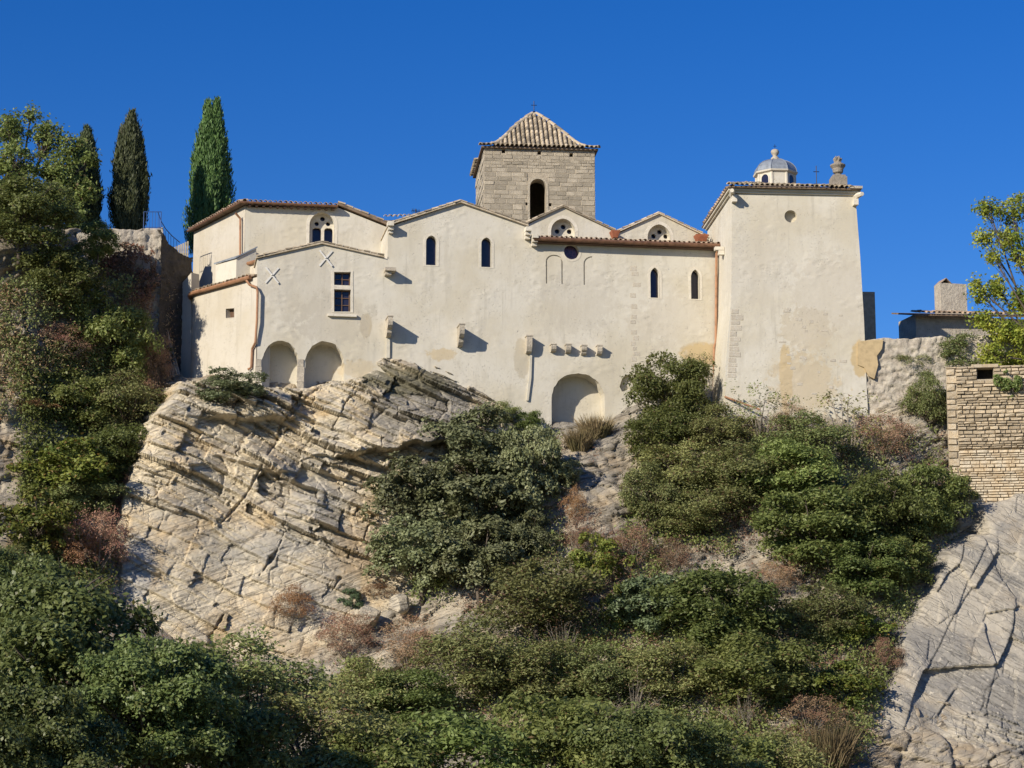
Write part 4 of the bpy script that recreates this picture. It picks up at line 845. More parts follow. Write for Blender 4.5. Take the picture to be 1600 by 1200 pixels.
tag(m.build('lower_stones', M_dry, sw_), kind='stuff')
m = MB(); z = sz0-.2
while z < sz1-.1:
    h = rnd.uniform(.11, .22); u = sv
    while u < su1: w = rnd.uniform(.26, .7); m.box(u+.02, u+w-.02, -rnd.uniform(.02, .12), .032, z+.015, z+h-.015); u += w
    z += h
tag(m.build('stones', M_dry, sw_), kind='stuff')
# ------------------------------------------------------------------ terrace wall, shaded wall and railings above the gully
M_shade = stone('shade_darkened_masonry', (.10,.086,.07), (.075,.065,.052), (.04,.036,.03), 2, .9, 0)  # old masonry, its colour darkened to carry the shade on the curved wall
p0 = at(140, 420, 4.7); FT = Fr(p0.x, p0.y, 2)
rubble_wall('terrace_wall', FT, [(120,362),(160,360),(253,357)], 0.5, .9, M_rub, 'rough terrace wall under the cypresses, half covered by dry brown ivy', 'wall')
p0 = at(252, 400, 4.6); FW = Fr(p0.x, p0.y, 50.3)
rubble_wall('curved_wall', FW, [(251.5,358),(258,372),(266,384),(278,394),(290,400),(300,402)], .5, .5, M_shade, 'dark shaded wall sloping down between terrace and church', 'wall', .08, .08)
ra = tag(empty('railing', (FW.ox, FW.oy, 0)), 'blue iron railing along the terrace edge beside the middle cypress', 'railing')
tp = [(225,331,5.8),(238,331,5.3),(252,331,4.7)]; cw2 = [(252,331),(257,345),(264,357),(274,368),(286,378)]; bw = [(252,358),(257,371),(264,382),(274,391),(286,398)]
def loc3(p): return (p.x-FW.ox, p.y-FW.oy, p.z)
top3 = [loc3(at(x, y, Y)) for x, y, Y in tp]; topc = [loc3(FW.world(FW.uv(x, y)[0], .2, FW.uv(x, y)[1])) for x, y in cw2]; botc = [loc3(FW.world(FW.uv(x, y)[0], .2, FW.uv(x, y)[1])) for x, y in bw]
MB().tube(top3, .022, 6).build('top_rail', M_rail, ra); MB().tube(topc, .022, 6).build('top_rail', M_rail, ra)
MB().tube([(a, b, c-.78) for a, b, c in top3], .016, 6).build('bottom_rail', M_rail, ra)
for k in range(7):
    q = Vector(top3[0]).lerp(Vector(top3[2]), k/6); MB().tube([q, q-Vector((0, 0, .85))], .02 if k in (0, 6) else .011, 5).build('baluster', M_rail, ra)
for k in range(1, 10):
    f = k/10*4; i = min(int(f), 3); g_ = f-i; a = Vector(topc[i]).lerp(Vector(topc[i+1]), g_); b = Vector(botc[i]).lerp(Vector(botc[i+1]), g_); MB().tube([a, b], .011, 5).build('baluster', M_rail, ra)
p0 = at(268, 385, 9.5); fe = tag(empty('fence', (p0.x, p0.y, p0.z-.3)), 'short pale wooden fence at the foot of the tall green cypress', 'fence')
M_fence = plain('weathered_pale_wood', (.48,.42,.31), .85, 0, .3, .2)
for k in range(8): x = .11*k; MB().box(x, x+.085, 0, .03, -.3, .22+.055*k).build('slat', M_fence, fe)
MB().box(0, .88, .032, .07, -.1, -.02).build('rail', M_fence, fe)
# ------------------------------------------------------------------ vegetation
def unit(a): return a/(np.linalg.norm(a, axis=-1, keepdims=True)+1e-9)
def leaves(C, N, L, Wd, rg, spread=.7, droop=0.0):     # one folded diamond per leaf
    n = len(C); nr_ = unit(N+rg.normal(0, spread, (n, 3))); t = unit(np.cross(nr_, rg.normal(0, 1, (n, 3)))); t[:, 2] -= droop; t = unit(t); b = unit(np.cross(nr_, t))
    l = L*rg.uniform(.65, 1.35, (n, 1)); w = Wd*rg.uniform(.65, 1.35, (n, 1))
    V = np.stack([C-t*l*.5, C+b*w*.5+nr_*w*.12, C+t*l*.5, C-b*w*.5+nr_*w*.12], 1).reshape(-1, 3)
    return V, np.arange(4*n).reshape(n, 4)
def bush(seed, nclump, per, L, Wd, lobes=18, rx=2.0, rz=2.0, rc=.2, inner=.07, flat=.45, low=.0, spread=.5, droop=0.0, gap=.0, Rl=(.20, .33)):
    rg = np.random.default_rng(seed); c = []
    while len(c) < lobes:                              # foliage pads kept apart so that dark gaps stay between them
        q = unit(rg.normal(0, 1, (30, 3)))*rg.uniform(.25, .80, (30, 1)); q[:, 2] = q[:, 2]*.95
        if not c: c.append(q[0]); continue
        d = np.linalg.norm(q[:, None]-np.array(c)[None], axis=2).min(1); c.append(q[np.argmax(d*rg.uniform(.6, 1, 30))])
    c = np.array(c); R = rg.uniform(*Rl, lobes); P, Nn = [], []
    while sum(len(p) for p in P) < nclump:
        n3 = nclump*3; k = rg.integers(0, lobes, n3); d = unit(rg.normal(0, 1, (n3, 3))); d[:, 2] = np.where(d[:, 2] < -.3, -d[:, 2], d[:, 2])
        f = np.where(rg.random((n3, 1)) < inner, rg.uniform(.3, .9, (n3, 1)), rg.uniform(.82, 1.12, (n3, 1)))
        f = f*(1+.35*(vn(d[:, 0]*2.2+k*3.1, d[:, 2]*2.2+d[:, 1]*1.7, seed)-.5))[:, None]
        p = c[k]+d*R[k][:, None]*f*np.array([1.15, 1.15, .8]); dd = np.linalg.norm((p[:, None]-c[None])/np.array([1.15, 1.15, .8]), axis=2)/R[None]; ok = (f[:, 0] < .75) | (dd.min(1) > .74)
        if gap: ok &= (vn(p[:, 0]*4+p[:, 1]*3, p[:, 2]*4-p[:, 1], seed) > gap)
        P.append(p[ok]); Nn.append(d[ok])
    P = np.concatenate(P)[:nclump]; Nn = np.concatenate(Nn)[:nclump]; P = P+Nn*np.where(rg.random((nclump, 1)) < .10, rg.uniform(0, .16, (nclump, 1)), 0)
    P = P*np.array([rx, rx, rz])+np.array([0, 0, rz]); P[:, 2] = np.maximum(P[:, 2], low)
    size = rc*rg.uniform(.6, 1.6, (nclump, 1, 1)); off = rg.normal(0, .5, (nclump, per, 3))*size; off -= Nn[:, None]*(np.sum(off*Nn[:, None], 2, keepdims=True))*(1-flat)
    C = (P[:, None]+off).reshape(-1, 3); NN = np.repeat(unit(Nn*.9+np.array([0, 0, .45])), per, 0)
    V, Q = leaves(C, NN, L, Wd, rg, spread, droop); return V, Q, P
def stems(seed, targets, rx, rz, n=9, r=.07, mat=None, name='trunk', trunkh=.35, multi=False):
    rg = random.Random(seed); m = MB(); T = [targets[rg.randrange(len(targets))] for _ in range(n)]
    top = Vector((rg.uniform(-.1, .1)*rx, rg.uniform(-.1, .1)*rx, rz*2*trunkh))
    if not multi: m.tube([(0, 0, -.25), top*.5+Vector((rg.uniform(-.08, .08)*rx, 0, 0)), top], [r*1.5, r*1.15, r], 7)
    for t in T:
        t = Vector(t); a = Vector((rg.uniform(-.12, .12), rg.uniform(-.12, .12), -.1)) if multi else top*rg.uniform(.6, 1.0); b = a.lerp(t, .5)+Vector((rg.uniform(-.2, .2), rg.uniform(-.2, .2), rg.uniform(.0, .3)))*(rx*.3)
        m.tube([a, a.lerp(b, .55), b, t], [r*.75, r*.55, r*.4, r*.12], 5)
        for _ in range(3):
            s = b.lerp(t, rg.random()); e = s+Vector((rg.uniform(-1, 1), rg.uniform(-1, 1), rg.uniform(-.2, .9)))*rx*.22; m.tube([s, s.lerp(e, .5)+Vector((0, 0, .05)), e], [r*.3, r*.2, r*.06], 4, False)
    return m.mesh(name, mat, True)
M_bark = stone('grey_brown_bark', (.16,.13,.10), (.11,.09,.07), (.06,.05,.04), 6, .6, .2)
M_twig = stone('dry_grey_twigs', (.30,.26,.21), (.22,.19,.15), (.12,.10,.08), 6, .3, .2)
LM = {
 'oak':   leafmat('holm_oak_leaves', (.056,.068,.034), (.118,.130,.070), (.074,.088,.042), .2, .5),
 'leaf':  leafmat('fresh_green_leaves', (.060,.084,.024), (.125,.150,.052), (.080,.104,.032), .40, .5, (.16,.12,.05), .03),
 'olive': leafmat('olive_drab_leaves', (.078,.094,.034), (.142,.158,.064), (.092,.108,.040), .34, .6, (.17,.12,.06), .10),
 'yel':   leafmat('yellow_green_leaves', (.075,.100,.020), (.135,.150,.034), (.060,.086,.020), .32, .55, (.22,.14,.04), .06),
 'dry':   leafmat('dry_brown_leaves', (.115,.075,.045), (.20,.145,.09), (.15,.085,.055), .15, .8, (.10,.10,.05), .15),
 'red':   leafmat('rust_red_leaves', (.095,.048,.026), (.155,.088,.048), (.115,.068,.036), .2, .8),
 'fig':   leafmat('deep_green_leaves', (.048,.072,.024), (.100,.130,.046), (.064,.092,.030), .32, .45, (.12,.13,.04), .03),
 'blue':  leafmat('blue_green_leaves', (.038,.058,.030), (.074,.100,.052), (.048,.070,.036), .2, .5),
 'grass': leafmat('straw_grass', (.080,.070,.034), (.140,.120,.062), (.075,.072,.030), .25, .8),
 'autumn':leafmat('autumn_leaves', (.140,.165,.026), (.225,.235,.046), (.100,.135,.026), .45, .55, (.20,.16,.03), .05),
 'tree':  leafmat('airy_tree_leaves', (.056,.084,.024), (.112,.146,.048), (.072,.104,.030), .38, .55, (.15,.12,.05), .04),
 'cyp':   leafmat('cypress_sprays', (.022,.034,.014), (.052,.066,.027), (.032,.044,.018), .1, .6),
 'cypg':  leafmat('green_cypress_sprays', (.020,.046,.013), (.052,.098,.027), (.030,.062,.017), .12, .6),
}
PROTO = {}
def proto(key, kind, seed, nclump, per, L, Wd, bark=None, multi=False, ns=9, r=.06, **kw):
    V, Q, P = bush(seed, nclump, per, L, Wd, **kw); rx, rz = kw.get('rx', 2.0), kw.get('rz', 2.0)
    V = np.asarray(V); lo, hi = np.percentile(V, 1.5, axis=0), np.percentile(V, 98.5, axis=0)
    PROTO.setdefault(key, []).append((np_mesh('crown', V, Q, LM[kind]), stems(seed, [tuple(p) for p in P if p[2] > rz*.5] or [tuple(p) for p in P], rx, rz, ns, r, bark or M_bark, multi=multi), hi[0]-lo[0], hi[2]))
for s in (1, 2, 3): proto('oak', 'oak', s, 620, 24, .135, .085, lobes=20)
for s in (4, 5, 6, 21): proto('leaf', 'leaf', s, 600, 26, .15, .07, lobes=15+s % 3*3, droop=.25, gap=.18, rc=.30, spread=.62, inner=.12)
for s in (7, 8, 22): proto('olive', 'olive', s, 560, 24, .13, .058, lobes=16, gap=.27, spread=.75, rc=.32, ns=22, inner=.15)
for s in (9, 10): proto('yel', 'yel', s, 260, 22, .17, .12, lobes=12, gap=.25, rc=.26)
for s in (11, 12): proto('dry', 'dry', s, 300, 24, .15, .035, M_twig, True, 26, .03, rc=.42, lobes=14, spread=1.2, gap=.25)
for s in (13,): proto('red', 'red', s, 220, 22, .13, .05, M_twig, True, 14, .03, rc=.36, lobes=12, spread=1.2)
for s in (14, 15, 23): proto('fig', 'fig', s, 1700, 30, .165, .092, lobes=34, rx=3.6, rz=3.0, r=.12, ns=14, droop=.3, rc=.34, Rl=(.15, .25))
for s in (16,): proto('blue', 'blue', s, 540, 24, .15, .09, lobes=14)
for s in (17, 18): proto('twiggy', 'olive', s, 120, 9, .14, .06, M_twig, True, 30, .035, rc=.30, lobes=16, gap=.35)
for s in (19, 20): proto('bare', 'dry', s, 60, 10, .10, .04, M_twig, True, 46, .03, rc=.40, lobes=14)
def grassproto(seed, n=900):
    rg = np.random.default_rng(seed); a = rg.uniform(0, 2*np.pi, n); r = np.sqrt(rg.random(n))*.5; b = np.stack([r*np.cos(a), r*np.sin(a), rg.uniform(-.1, .1, n)], -1); t = b*np.array([1.7, 1.7, 0])+rg.normal(0, .22, (n, 3)); t[:, 2] = rg.uniform(.4, 1.25, n)
    m_ = (b+t)/2; m_[:, 2] += .12; w = unit(np.cross(t-b, rg.normal(0, 1, (n, 3))))*.016; V = np.stack([b-w, b+w, m_+w*.8, m_-w*.8, m_-w*.8, m_+w*.8, t+w*.1, t-w*.1], 1).reshape(-1, 3)
    PROTO.setdefault('grass', []).append((np_mesh('crown', V, np.arange(8*n).reshape(-1, 4), LM['grass']), MB().tube([(0, 0, -.2), (0, 0, .1)], [.1, .03], 6).mesh('root', M_bark), 1.6, 1.2))
grassproto(31); grassproto(32)
NPL = {}
def plant(key, cx, cy2, w, h, label, name='shrub', cat='shrub', group='shrubs on the hillside', base=None, Y=None, depth=1.0):
    v = PROTO[key][NPL.get(key, 0) % len(PROTO[key])]; NPL[key] = NPL.get(key, 0)+1
    if Y is not None: b = at(cx, cy2+h/2, Y)
    else:
        if key not in ('grass', 'red'): h2 = max(h, .85*w); cy2 += (h2-h)/2; h = h2
        b = surf_at(cx, cy2+h*.42)
        if b.z < GZ: b = at(cx, cy2+h*.42, b.y); b.z = GZ
    sc = (b-CAM).length/FPX; top = at(cx, cy2-h/2, b.y).z; W_, H_ = w*sc, max(top-b.z, .3)
    o = empty(name, b, rnd.uniform(0, 6.28)); tag(o, label, cat, group)
    s = (W_/v[2], W_/v[2]*depth, H_/v[3])
    link('crown', v[0], o, sc=s); link('stems' if key in ('dry', 'red', 'twiggy', 'bare') else ('root' if key == 'grass' else 'trunk'), v[1], o, sc=s); return o
SH = [
 # gully beyond the cliff
 ('leaf',160,545,135,150,'rounded bright green shrub on the rubble below the terrace wall'),
 ('leaf',92,445,120,110,'bright green leafy climber at the foot of the tall airy tree'),
 ('leaf',150,385,60,70,'small green bush at the left end of the terrace wall'),
 ('leaf',30,350,150,130,'broad leafy bush under the open top of the airy tree'),
 ('leaf',120,640,120,110,'green vine mass hanging just below the rounded gully shrub'),
 ('olive',195,650,110,130,'dull green shrub squeezed between gully rubble and the cliff corner'),
 ('dry',240,575,50,100,'thin bare brown bush under the church buttress'),
 ('dry',215,620,70,80,'small brown bush above the cliff shoulder in the gully'),
 ('yel',95,745,110,110,'yellow green vine patch in the middle of the gully'),
 ('leaf',170,725,120,110,'dark green vine patch beside the left edge of the cliff'),
 ('yel',55,825,130,120,'yellowing creeper spilling over the pale rock shoulder'),
 ('olive',135,790,90,80,'olive bush in the gully above the brown dead brush'),
 ('dry',150,855,100,110,'brown dead brush against the foot of the cliff edge'),
 ('red',115,865,80,70,'rust coloured dry bush in the lower gully'),
 ('dry',198,790,36,90,'narrow dry brush hanging along the left cliff edge'),
 ('red',50,640,70,32,'low rust brown tuft on the ledge of the rock shoulder'),
 ('olive',25,890,90,70,'olive bush at the left edge above the dark oak crown'),
 ('dry',95,540,80,60,'brown dead bush on the rubble beside the rounded gully shrub'),
 ('dry',205,480,90,60,'brown dead brush below the dead ivy'),
 ('leaf',195,585,70,70,'green bush between the rounded gully shrub and the church buttress'),
 # on the cliff
 ('oak',362,612,100,62,'dark rounded bush growing on the cliff top below the turret'),
 ('olive',785,655,60,50,'dry olive bush between cliff top and the large niche'),
 ('leaf',830,670,45,50,'small bright green sprig below the corner of the large niche'),
 # the big oak mass
 ('oak',745,720,170,150,'upper dark grey green oak bush right of the cliff'),
 ('oak',650,790,150,140,'dark oak bush overlapping the right half of the cliff face'),
 ('oak',745,800,190,170,'large central dark grey green oak bush'),
 ('oak',830,755,110,170,'dark oak bush below the large wall niche'),
 ('oak',660,880,150,140,'lower dark oak bush at the foot of the cliff'),
 ('oak',750,890,150,140,'dark oak bush at the bottom of the central oak clump'),
 ('oak',830,850,90,90,'small dark oak bush on the right rim of the central clump'),
 ('oak',880,748,56,60,'dark little bush beside the pale bare rock strip'),
 ('red',900,795,40,70,'rust red dead sprig beside the bare rock strip'),
 ('olive',845,950,170,140,'olive green shrub below the central oak clump'),
 ('yel',940,880,80,100,'yellow green bush at the lower end of the bare rock strip'),
 ('yel',965,960,60,100,'slender yellow green sapling among the middle shrubs'),
 ('dry',985,865,80,90,'purplish brown dry bush under the olive scrub strip'),
 ('grass',905,688,48,40,'tuft of straw coloured grass hanging below the large niche'),
 ('grass',930,668,60,40,'short straw grass on the ledge of the large niche'),
 # below the tower
 ('leaf',1050,625,125,130,'dense green bush against the aisle wall left of the downpipe'),
 ('twiggy',1085,590,60,80,'twiggy tall sprig rising beside the copper downpipe'),
 ('leaf',1035,680,110,80,'green bush directly under the dense bush by the aisle wall'),
 ('olive',1125,680,110,90,'olive shrub at the foot of the tower corner'),
 ('twiggy',1190,650,120,90,'sparse grey twiggy bush in front of the tower base'),
 ('olive',1255,690,130,80,'olive shrub in the middle of the tower base'),
 ('twiggy',1330,665,130,100,'sparse yellowish twiggy bush before the right side of the tower'),
 ('dry',1235,660,70,60,'dry rusty bush against the stained part of the tower'),
 ('olive',1060,745,130,110,'broad olive shrub below the dense wall bush'),
 ('olive',1020,790,110,140,'tall olive scrub strip right of the bare rock'),
 ('olive',1150,760,170,140,'pale olive shrub in the middle of the slope below the tower'),
 ('olive',1085,812,110,85,'olive green shrub around bare white stems on the slope'),
 ('leaf',1240,750,160,130,'green shrub below the stained part of the tower'),
 ('leaf',1270,840,190,160,'wide bright green tree in the right half of the slope'),
 ('leaf',1380,820,170,160,'bright green tree between the slope and the grey outcrop'),
 ('leaf',1455,800,120,150,'green tree hiding the foot of the dry stone wall'),
 ('olive',1452,640,70,110,'olive bush climbing the rubble wall beside the dry stone corner'),
 ('olive',1425,570,55,40,'small olive bush on the rubble wall'),
 ('dry',1380,690,80,80,'dry brown bush at the meeting of tower and rubble wall'),
 ('olive',1500,550,90,48,'dull scrub along the top of the rubble wall'),
 ('olive',1560,560,80,45,'dull scrub on the top of the dry stone wall'),
 ('leaf',1500,770,50,60,'leafy sprig in front of the lower dry stone wall'),
 ('leaf',1350,900,140,120,'green tree with forked pale stem in the lower right slope'),
 ('leaf',1400,890,110,110,'green bush touching the left edge of the grey outcrop'),
 ('leaf',1130,965,200,150,'big rounded green shrub in the centre right'),
 ('blue',1015,955,130,120,'rounded bluish dark green shrub near the middle'),
 ('olive',1285,965,130,110,'olive shrub below the wide bright tree'),
 ('yel',1345,985,80,70,'light yellow green bush near the outcrop edge'),
 ('leaf',1180,1055,180,130,'green shrub under the big rounded one'),
 ('olive',1050,1060,150,120,'olive shrub below the bluish one'),
 ('olive',940,1060,150,110,'grey olive shrub with bare twigs in the lower middle'),
 ('bare',990,1090,120,110,'bare grey branching bush in the lower middle'),
 ('yel',1320,1075,120,90,'yellow green bush in a hollow left of the outcrop'),
 ('dry',1380,1030,70,70,'brown dry brush along the outcrop edge'),
 ('dry',1270,1130,110,90,'dead brown brush in the lower right hollow'),
 ('bare',1165,1110,100,90,'bare pale branching bush near the bottom'),
 ('grass',1300,1165,90,80,'straw grass at the foot of the grey outcrop'),
 ('olive',740,1030,170,120,'olive shrub under the lower oak bushes'),
 ('olive',850,1060,140,110,'dull green shrub in the lower centre'),
 ('bare',1120,800,90,90,'bare white stemmed bush in the middle of the upper slope'),
 ('bare',1300,885,90,80,'bare twiggy bush below the wide bright tree'),
 ('bare',880,1000,90,90,'leafless grey bush beside the slender sapling'),
 ('bare',1235,1010,80,80,'leafless grey bush between the lower right shrubs'),
 ('dry',1050,870,80,60,'dry tan brush above the big rounded shrub'),
 ('dry',1215,905,70,60,'dry tan brush in the gap beside the forked stem tree'),
 ('yel',1090,1010,60,60,'small yellowing bush under the big rounded shrub'),
 ('dry',900,840,50,60,'dry brown tuft on the bare rock strip'),
 ('red',455,945,70,62,'rust brown dry patch on the lower cliff face'),
 ('blue',550,945,36,48,'tiny blue green sapling at the foot of the cliff'),
 ('red',590,925,60,40,'rust brown moss clump under the cliff edge'),
 ('dry',540,985,90,50,'grey brown scrub at the lower right of the cliff'),
 ('dry',640,1000,120,70,'purplish dry heath among pale boulders'),
 ('olive',560,1080,150,100,'brownish olive shrub below the cliff foot'),
 ('leaf',640,1100,130,100,'fresh green shrub below the pale boulders'),
]
for key, cx, cyy2, w, h, lab in SH:
    on_cliff = lab in ('dark rounded bush growing on the cliff top below the turret', 'low mossy scrub on top of the cliff bulge under the nave', 'dull scrub at the right end of the cliff bulge', 'rust brown dry patch on the lower cliff face')
    Yc = None
    if cx > 900 and cyy2 > 715: w, h = w*.90, h*.90
    if on_cliff: Yc = cy(cx, cyy2+h*.5)-.45
    plant(key, cx, cyy2, w, h, lab, *(('grass_tuft', 'grass', 'grass tufts') if key == 'grass' else ('shrub', 'shrub', 'shrubs on the hillside')), Y=Yc)
# trees standing on the valley floor, nearer to the camera
def lowtree(key, cx, ytop, w, Y, label, name='broadleaf_tree'):
    v = PROTO[key][NPL.get(key, 0) % len(PROTO[key])]; NPL[key] = NPL.get(key, 0)+1
    p = at(cx, ytop, Y); sc = (p-CAM).length/FPX; b = Vector((p.x, Y, GZ)); W_ = w*sc; H_ = p.z-GZ; o = empty(name, b, rnd.uniform(0, 6.28)); tag(o, label, 'tree', 'trees at the foot of the hill')
    ch_ = min(H_, W_*.9); s = (W_/v[2], W_/v[2], ch_/v[3]); link('crown', v[0], o, (0, 0, H_-ch_), sc=s)
    m = MB().tube([(0, 0, -.2), (.1, 0, (H_-ch_)*.5), (0, .1, H_-ch_*.75)], [.24, .19, .14], 8).mesh('trunk', M_bark, True); link('trunk', m, o); link('branch', v[1], o, (0, 0, H_-ch_), sc=s)
lowtree('fig', 120, 918, 360, -27, 'big dark green tree filling the lower left corner')
lowtree('fig', 0, 868, 200, -24, 'dark green tree cut by the left edge')
lowtree('fig', 235, 1010, 240, -31, 'dark green tree crown right of the big corner tree')
lowtree('fig', 60, 1085, 260, -35, 'front dark green crown at the bottom left corner')
lowtree('olive', 385, 1000, 220, -22, 'lighter olive green tree in front of the cliff foot')
lowtree('leaf', 330, 1095, 240, -29, 'mid green crown at the bottom below the cliff')
lowtree('olive', 480, 1085, 200, -25, 'olive tree at the bottom left of centre')
lowtree('leaf', 590, 1140, 200, -26, 'green crown at the bottom edge below the fresh green shrub')
lowtree('leaf', 720, 1120, 230, -24, 'light green crown at the bottom edge left of centre')
lowtree('leaf', 870, 1095, 230, -24, 'light green crown at the bottom centre')
lowtree('fig', 1010, 1120, 240, -26, 'dense green crown at the bottom right of centre')
lowtree('leaf', 1130, 1140, 190, -23, 'green crown at the bottom beneath the bare pale bush')
lowtree('olive', 1210, 1150, 160, -22, 'olive crown at the bottom beside the grey outcrop')
# cypresses
def cypress(cx, ytop, ybot, w, Y, seed, kind, label, tips, nclump=1900, per=26):
    rg = np.random.default_rng(seed); b = at(cx, ybot, Y); sc = (b-CAM).length/FPX; H = at(cx, ytop, Y).z-b.z; R = w*sc/2; o = empty('cypress', b); tag(o, label, 'cypress', 'cypresses on the terrace')
    Ps, Ns = [], []
    for (ox, hh, rr, cnt) in tips:                     # one column per leader
        t = rg.random(int(nclump*cnt))**.85; prof = np.where(t < .25, .72+.28*(t/.25), np.clip(1-(np.clip(t-.25, 0, 1)/.75)**1.75, 0, 1)**.92)*.985+.015
        a = rg.uniform(0, 2*np.pi, len(t)); fl = 1+.10*np.sin(a*7+t*5+seed)+.30*(vn(a*3.0, t*5, seed)-.5)*2; rad = R*rr*prof*fl*np.where(rg.random(len(t)) < .15, rg.uniform(.4, .9, len(t)), rg.uniform(.9, 1.04, len(t)))
        Ps.append(np.stack([ox*R*(.4+.6*t)+rad*np.cos(a), rad*np.sin(a), t*H*hh], -1)); Ns.append(np.stack([np.cos(a), np.sin(a), 0*a+.25], -1))
    P = np.concatenate(Ps); N = np.concatenate(Ns); n = len(P)
    tt = rg.uniform(-.5, .5, (n, per)); off = rg.normal(0, .055, (n, per, 3)); off[:, :, 2] += tt*.85; off += N[:, None]*(tt[:, :, None]*.10)
    C = (P[:, None]+off).reshape(-1, 3); NN = np.repeat(N, per, 0); k = len(C)
    tv = unit(np.array([0, 0, 1.0])+NN*.25+rg.normal(0, .28, (k, 3))); bv = unit(np.cross(tv, NN+rg.normal(0, .6, (k, 3)))); l, w_ = .24*rg.uniform(.6, 1.4, (k, 1)), .030*rg.uniform(.6, 1.4, (k, 1))
    V = np.stack([C-tv*l*.5, C+bv*w_, C+tv*l*.5, C-bv*w_], 1).reshape(-1, 3); link('crown', np_mesh('crown', V, np.arange(4*k).reshape(-1, 4), LM[kind]), o)
    m = MB().tube([(0, 0, -.6), (0, 0, H*.4), (0, 0, H*.93)], [.16, .11, .02], 7)
    for k in range(14): z = H*(.08+.055*k); a = k*2.4; m.tube([(0, 0, z), (R*.35*math.cos(a), R*.35*math.sin(a), z+.3), (R*.6*math.cos(a), R*.6*math.sin(a), z+.9)], [.04, .03, .01], 4, False)
    link('trunk', m.mesh('trunk', M_bark), o)
cypress(325, 164, 396, 66, 14.0, 5, 'cypg', 'tall bright green cypress with two tips behind the church apse', [(-.16, .985, .84, .5), (.24, 1.0, .78, .5)])
cypress(200, 184, 362, 62, 10.5, 9, 'cyp', 'dark single tipped cypress above the terrace wall beside the railing', [(.02, 1.0, .82, .6), (.42, .74, .58, .25), (-.40, .86, .5, .2)])
cypress(130, 208, 372, 58, 11.5, 13, 'cyp', 'dark cypress partly hidden by the tall airy tree', [(0, 1.0, .85, .6), (-.3, .8, .6, .3)])
# tall airy tree at the left edge and the autumn tree at the right edge
def airy(name, label, base, crowns, kind, seed, L, Wd, per=30, r=.16, dY=0.0):
    rg = np.random.default_rng(seed); rr = random.Random(seed); o = empty(name, base); tag(o, label, 'tree'); m = MB(); Cs = []; Ns = []
    for (px, py, Y, rad, ncl) in crowns:
        c = at(px, py, Y+dY)-base; k = Vector((rr.uniform(-.3, .3), rr.uniform(-.3, .3), 0)); a = Vector((0, 0, -.3)); b = c*.45+Vector((0, 0, .3))+k
        m.tube([a, a.lerp(b, .5)+k*.4, b, b.lerp(c, .6), c], [r, r*.75, r*.5, r*.33, r*.14], 6)
        for _ in range(ncl):
            d = Vector(unit(rg.normal(0, 1, 3))); p = c+Vector((d.x*rad*rr.uniform(.3, 1.1), d.y*rad*rr.uniform(.3, 1.1), d.z*rad*rr.uniform(.3, .95))); s = b.lerp(c, rr.uniform(.4, 1.1))
            m.tube([s, s.lerp(p, .5)+Vector((0, 0, rr.uniform(-.05, .12))), p], [r*.16, r*.11, r*.04], 4, False)
            q = np.array(p)+rg.normal(0, .5, (per, 3))*rr.uniform(.18, .42); Cs.append(q); Ns.append(np.repeat(unit(np.array(d)*.4+np.array([0, 0, .6]))[None], per, 0))
    V, Q = leaves(np.concatenate(Cs), np.concatenate(Ns), L, Wd, rg, .8, .2); link('crown', np_mesh('crown', V, Q, LM[kind]), o); link('trunk', m.mesh('trunk', M_bark, True), o)
airy('broadleaf_tree', 'tall airy green tree with open twisting top at the left edge', at(30, 372, 9.0), [(15,200,2,.9,40),(75,215,2,1.0,50),(48,178,2.5,.5,10),(112,228,1.5,.6,22),(20,255,1,1.3,90),(92,272,1.2,1.2,95),(140,250,1.4,.45,12),(25,330,.8,1.5,140),(90,340,.6,1.4,130),(-40,250,2,1.5,90),(-40,360,1,1.8,120),(130,300,1.0,.8,45),(-60,180,2,1,30)], 'tree', 41, .17, .11, 32, dY=7.5)
airy('autumn_tree', 'yellow green autumn tree leaning in at the right edge over the dry stone wall', at(1650, 590, -6.4), [(x, y, -6.3+.4*math.sin(x), r_, n_) for x, y, r_, n_ in ((1545,325,.6,24),(1580,330,.75,30),(1540,372,.5,18),(1575,375,.7,30),(1600,400,.7,26),(1550,400,.4,12),(1530,458,.45,16),(1560,450,.6,28),(1590,470,.75,40),(1535,500,.5,20),(1565,515,.7,40),(1600,525,.7,40),(1550,555,.6,34),(1585,570,.65,38),(1600,605,.45,16),(1640,360,1.1,60),(1650,460,1.2,70),(1645,550,1.0,60),(1524,445,.3,8),(1605,315,.6,20))], 'autumn', 43, .15, .10, 26, .10)
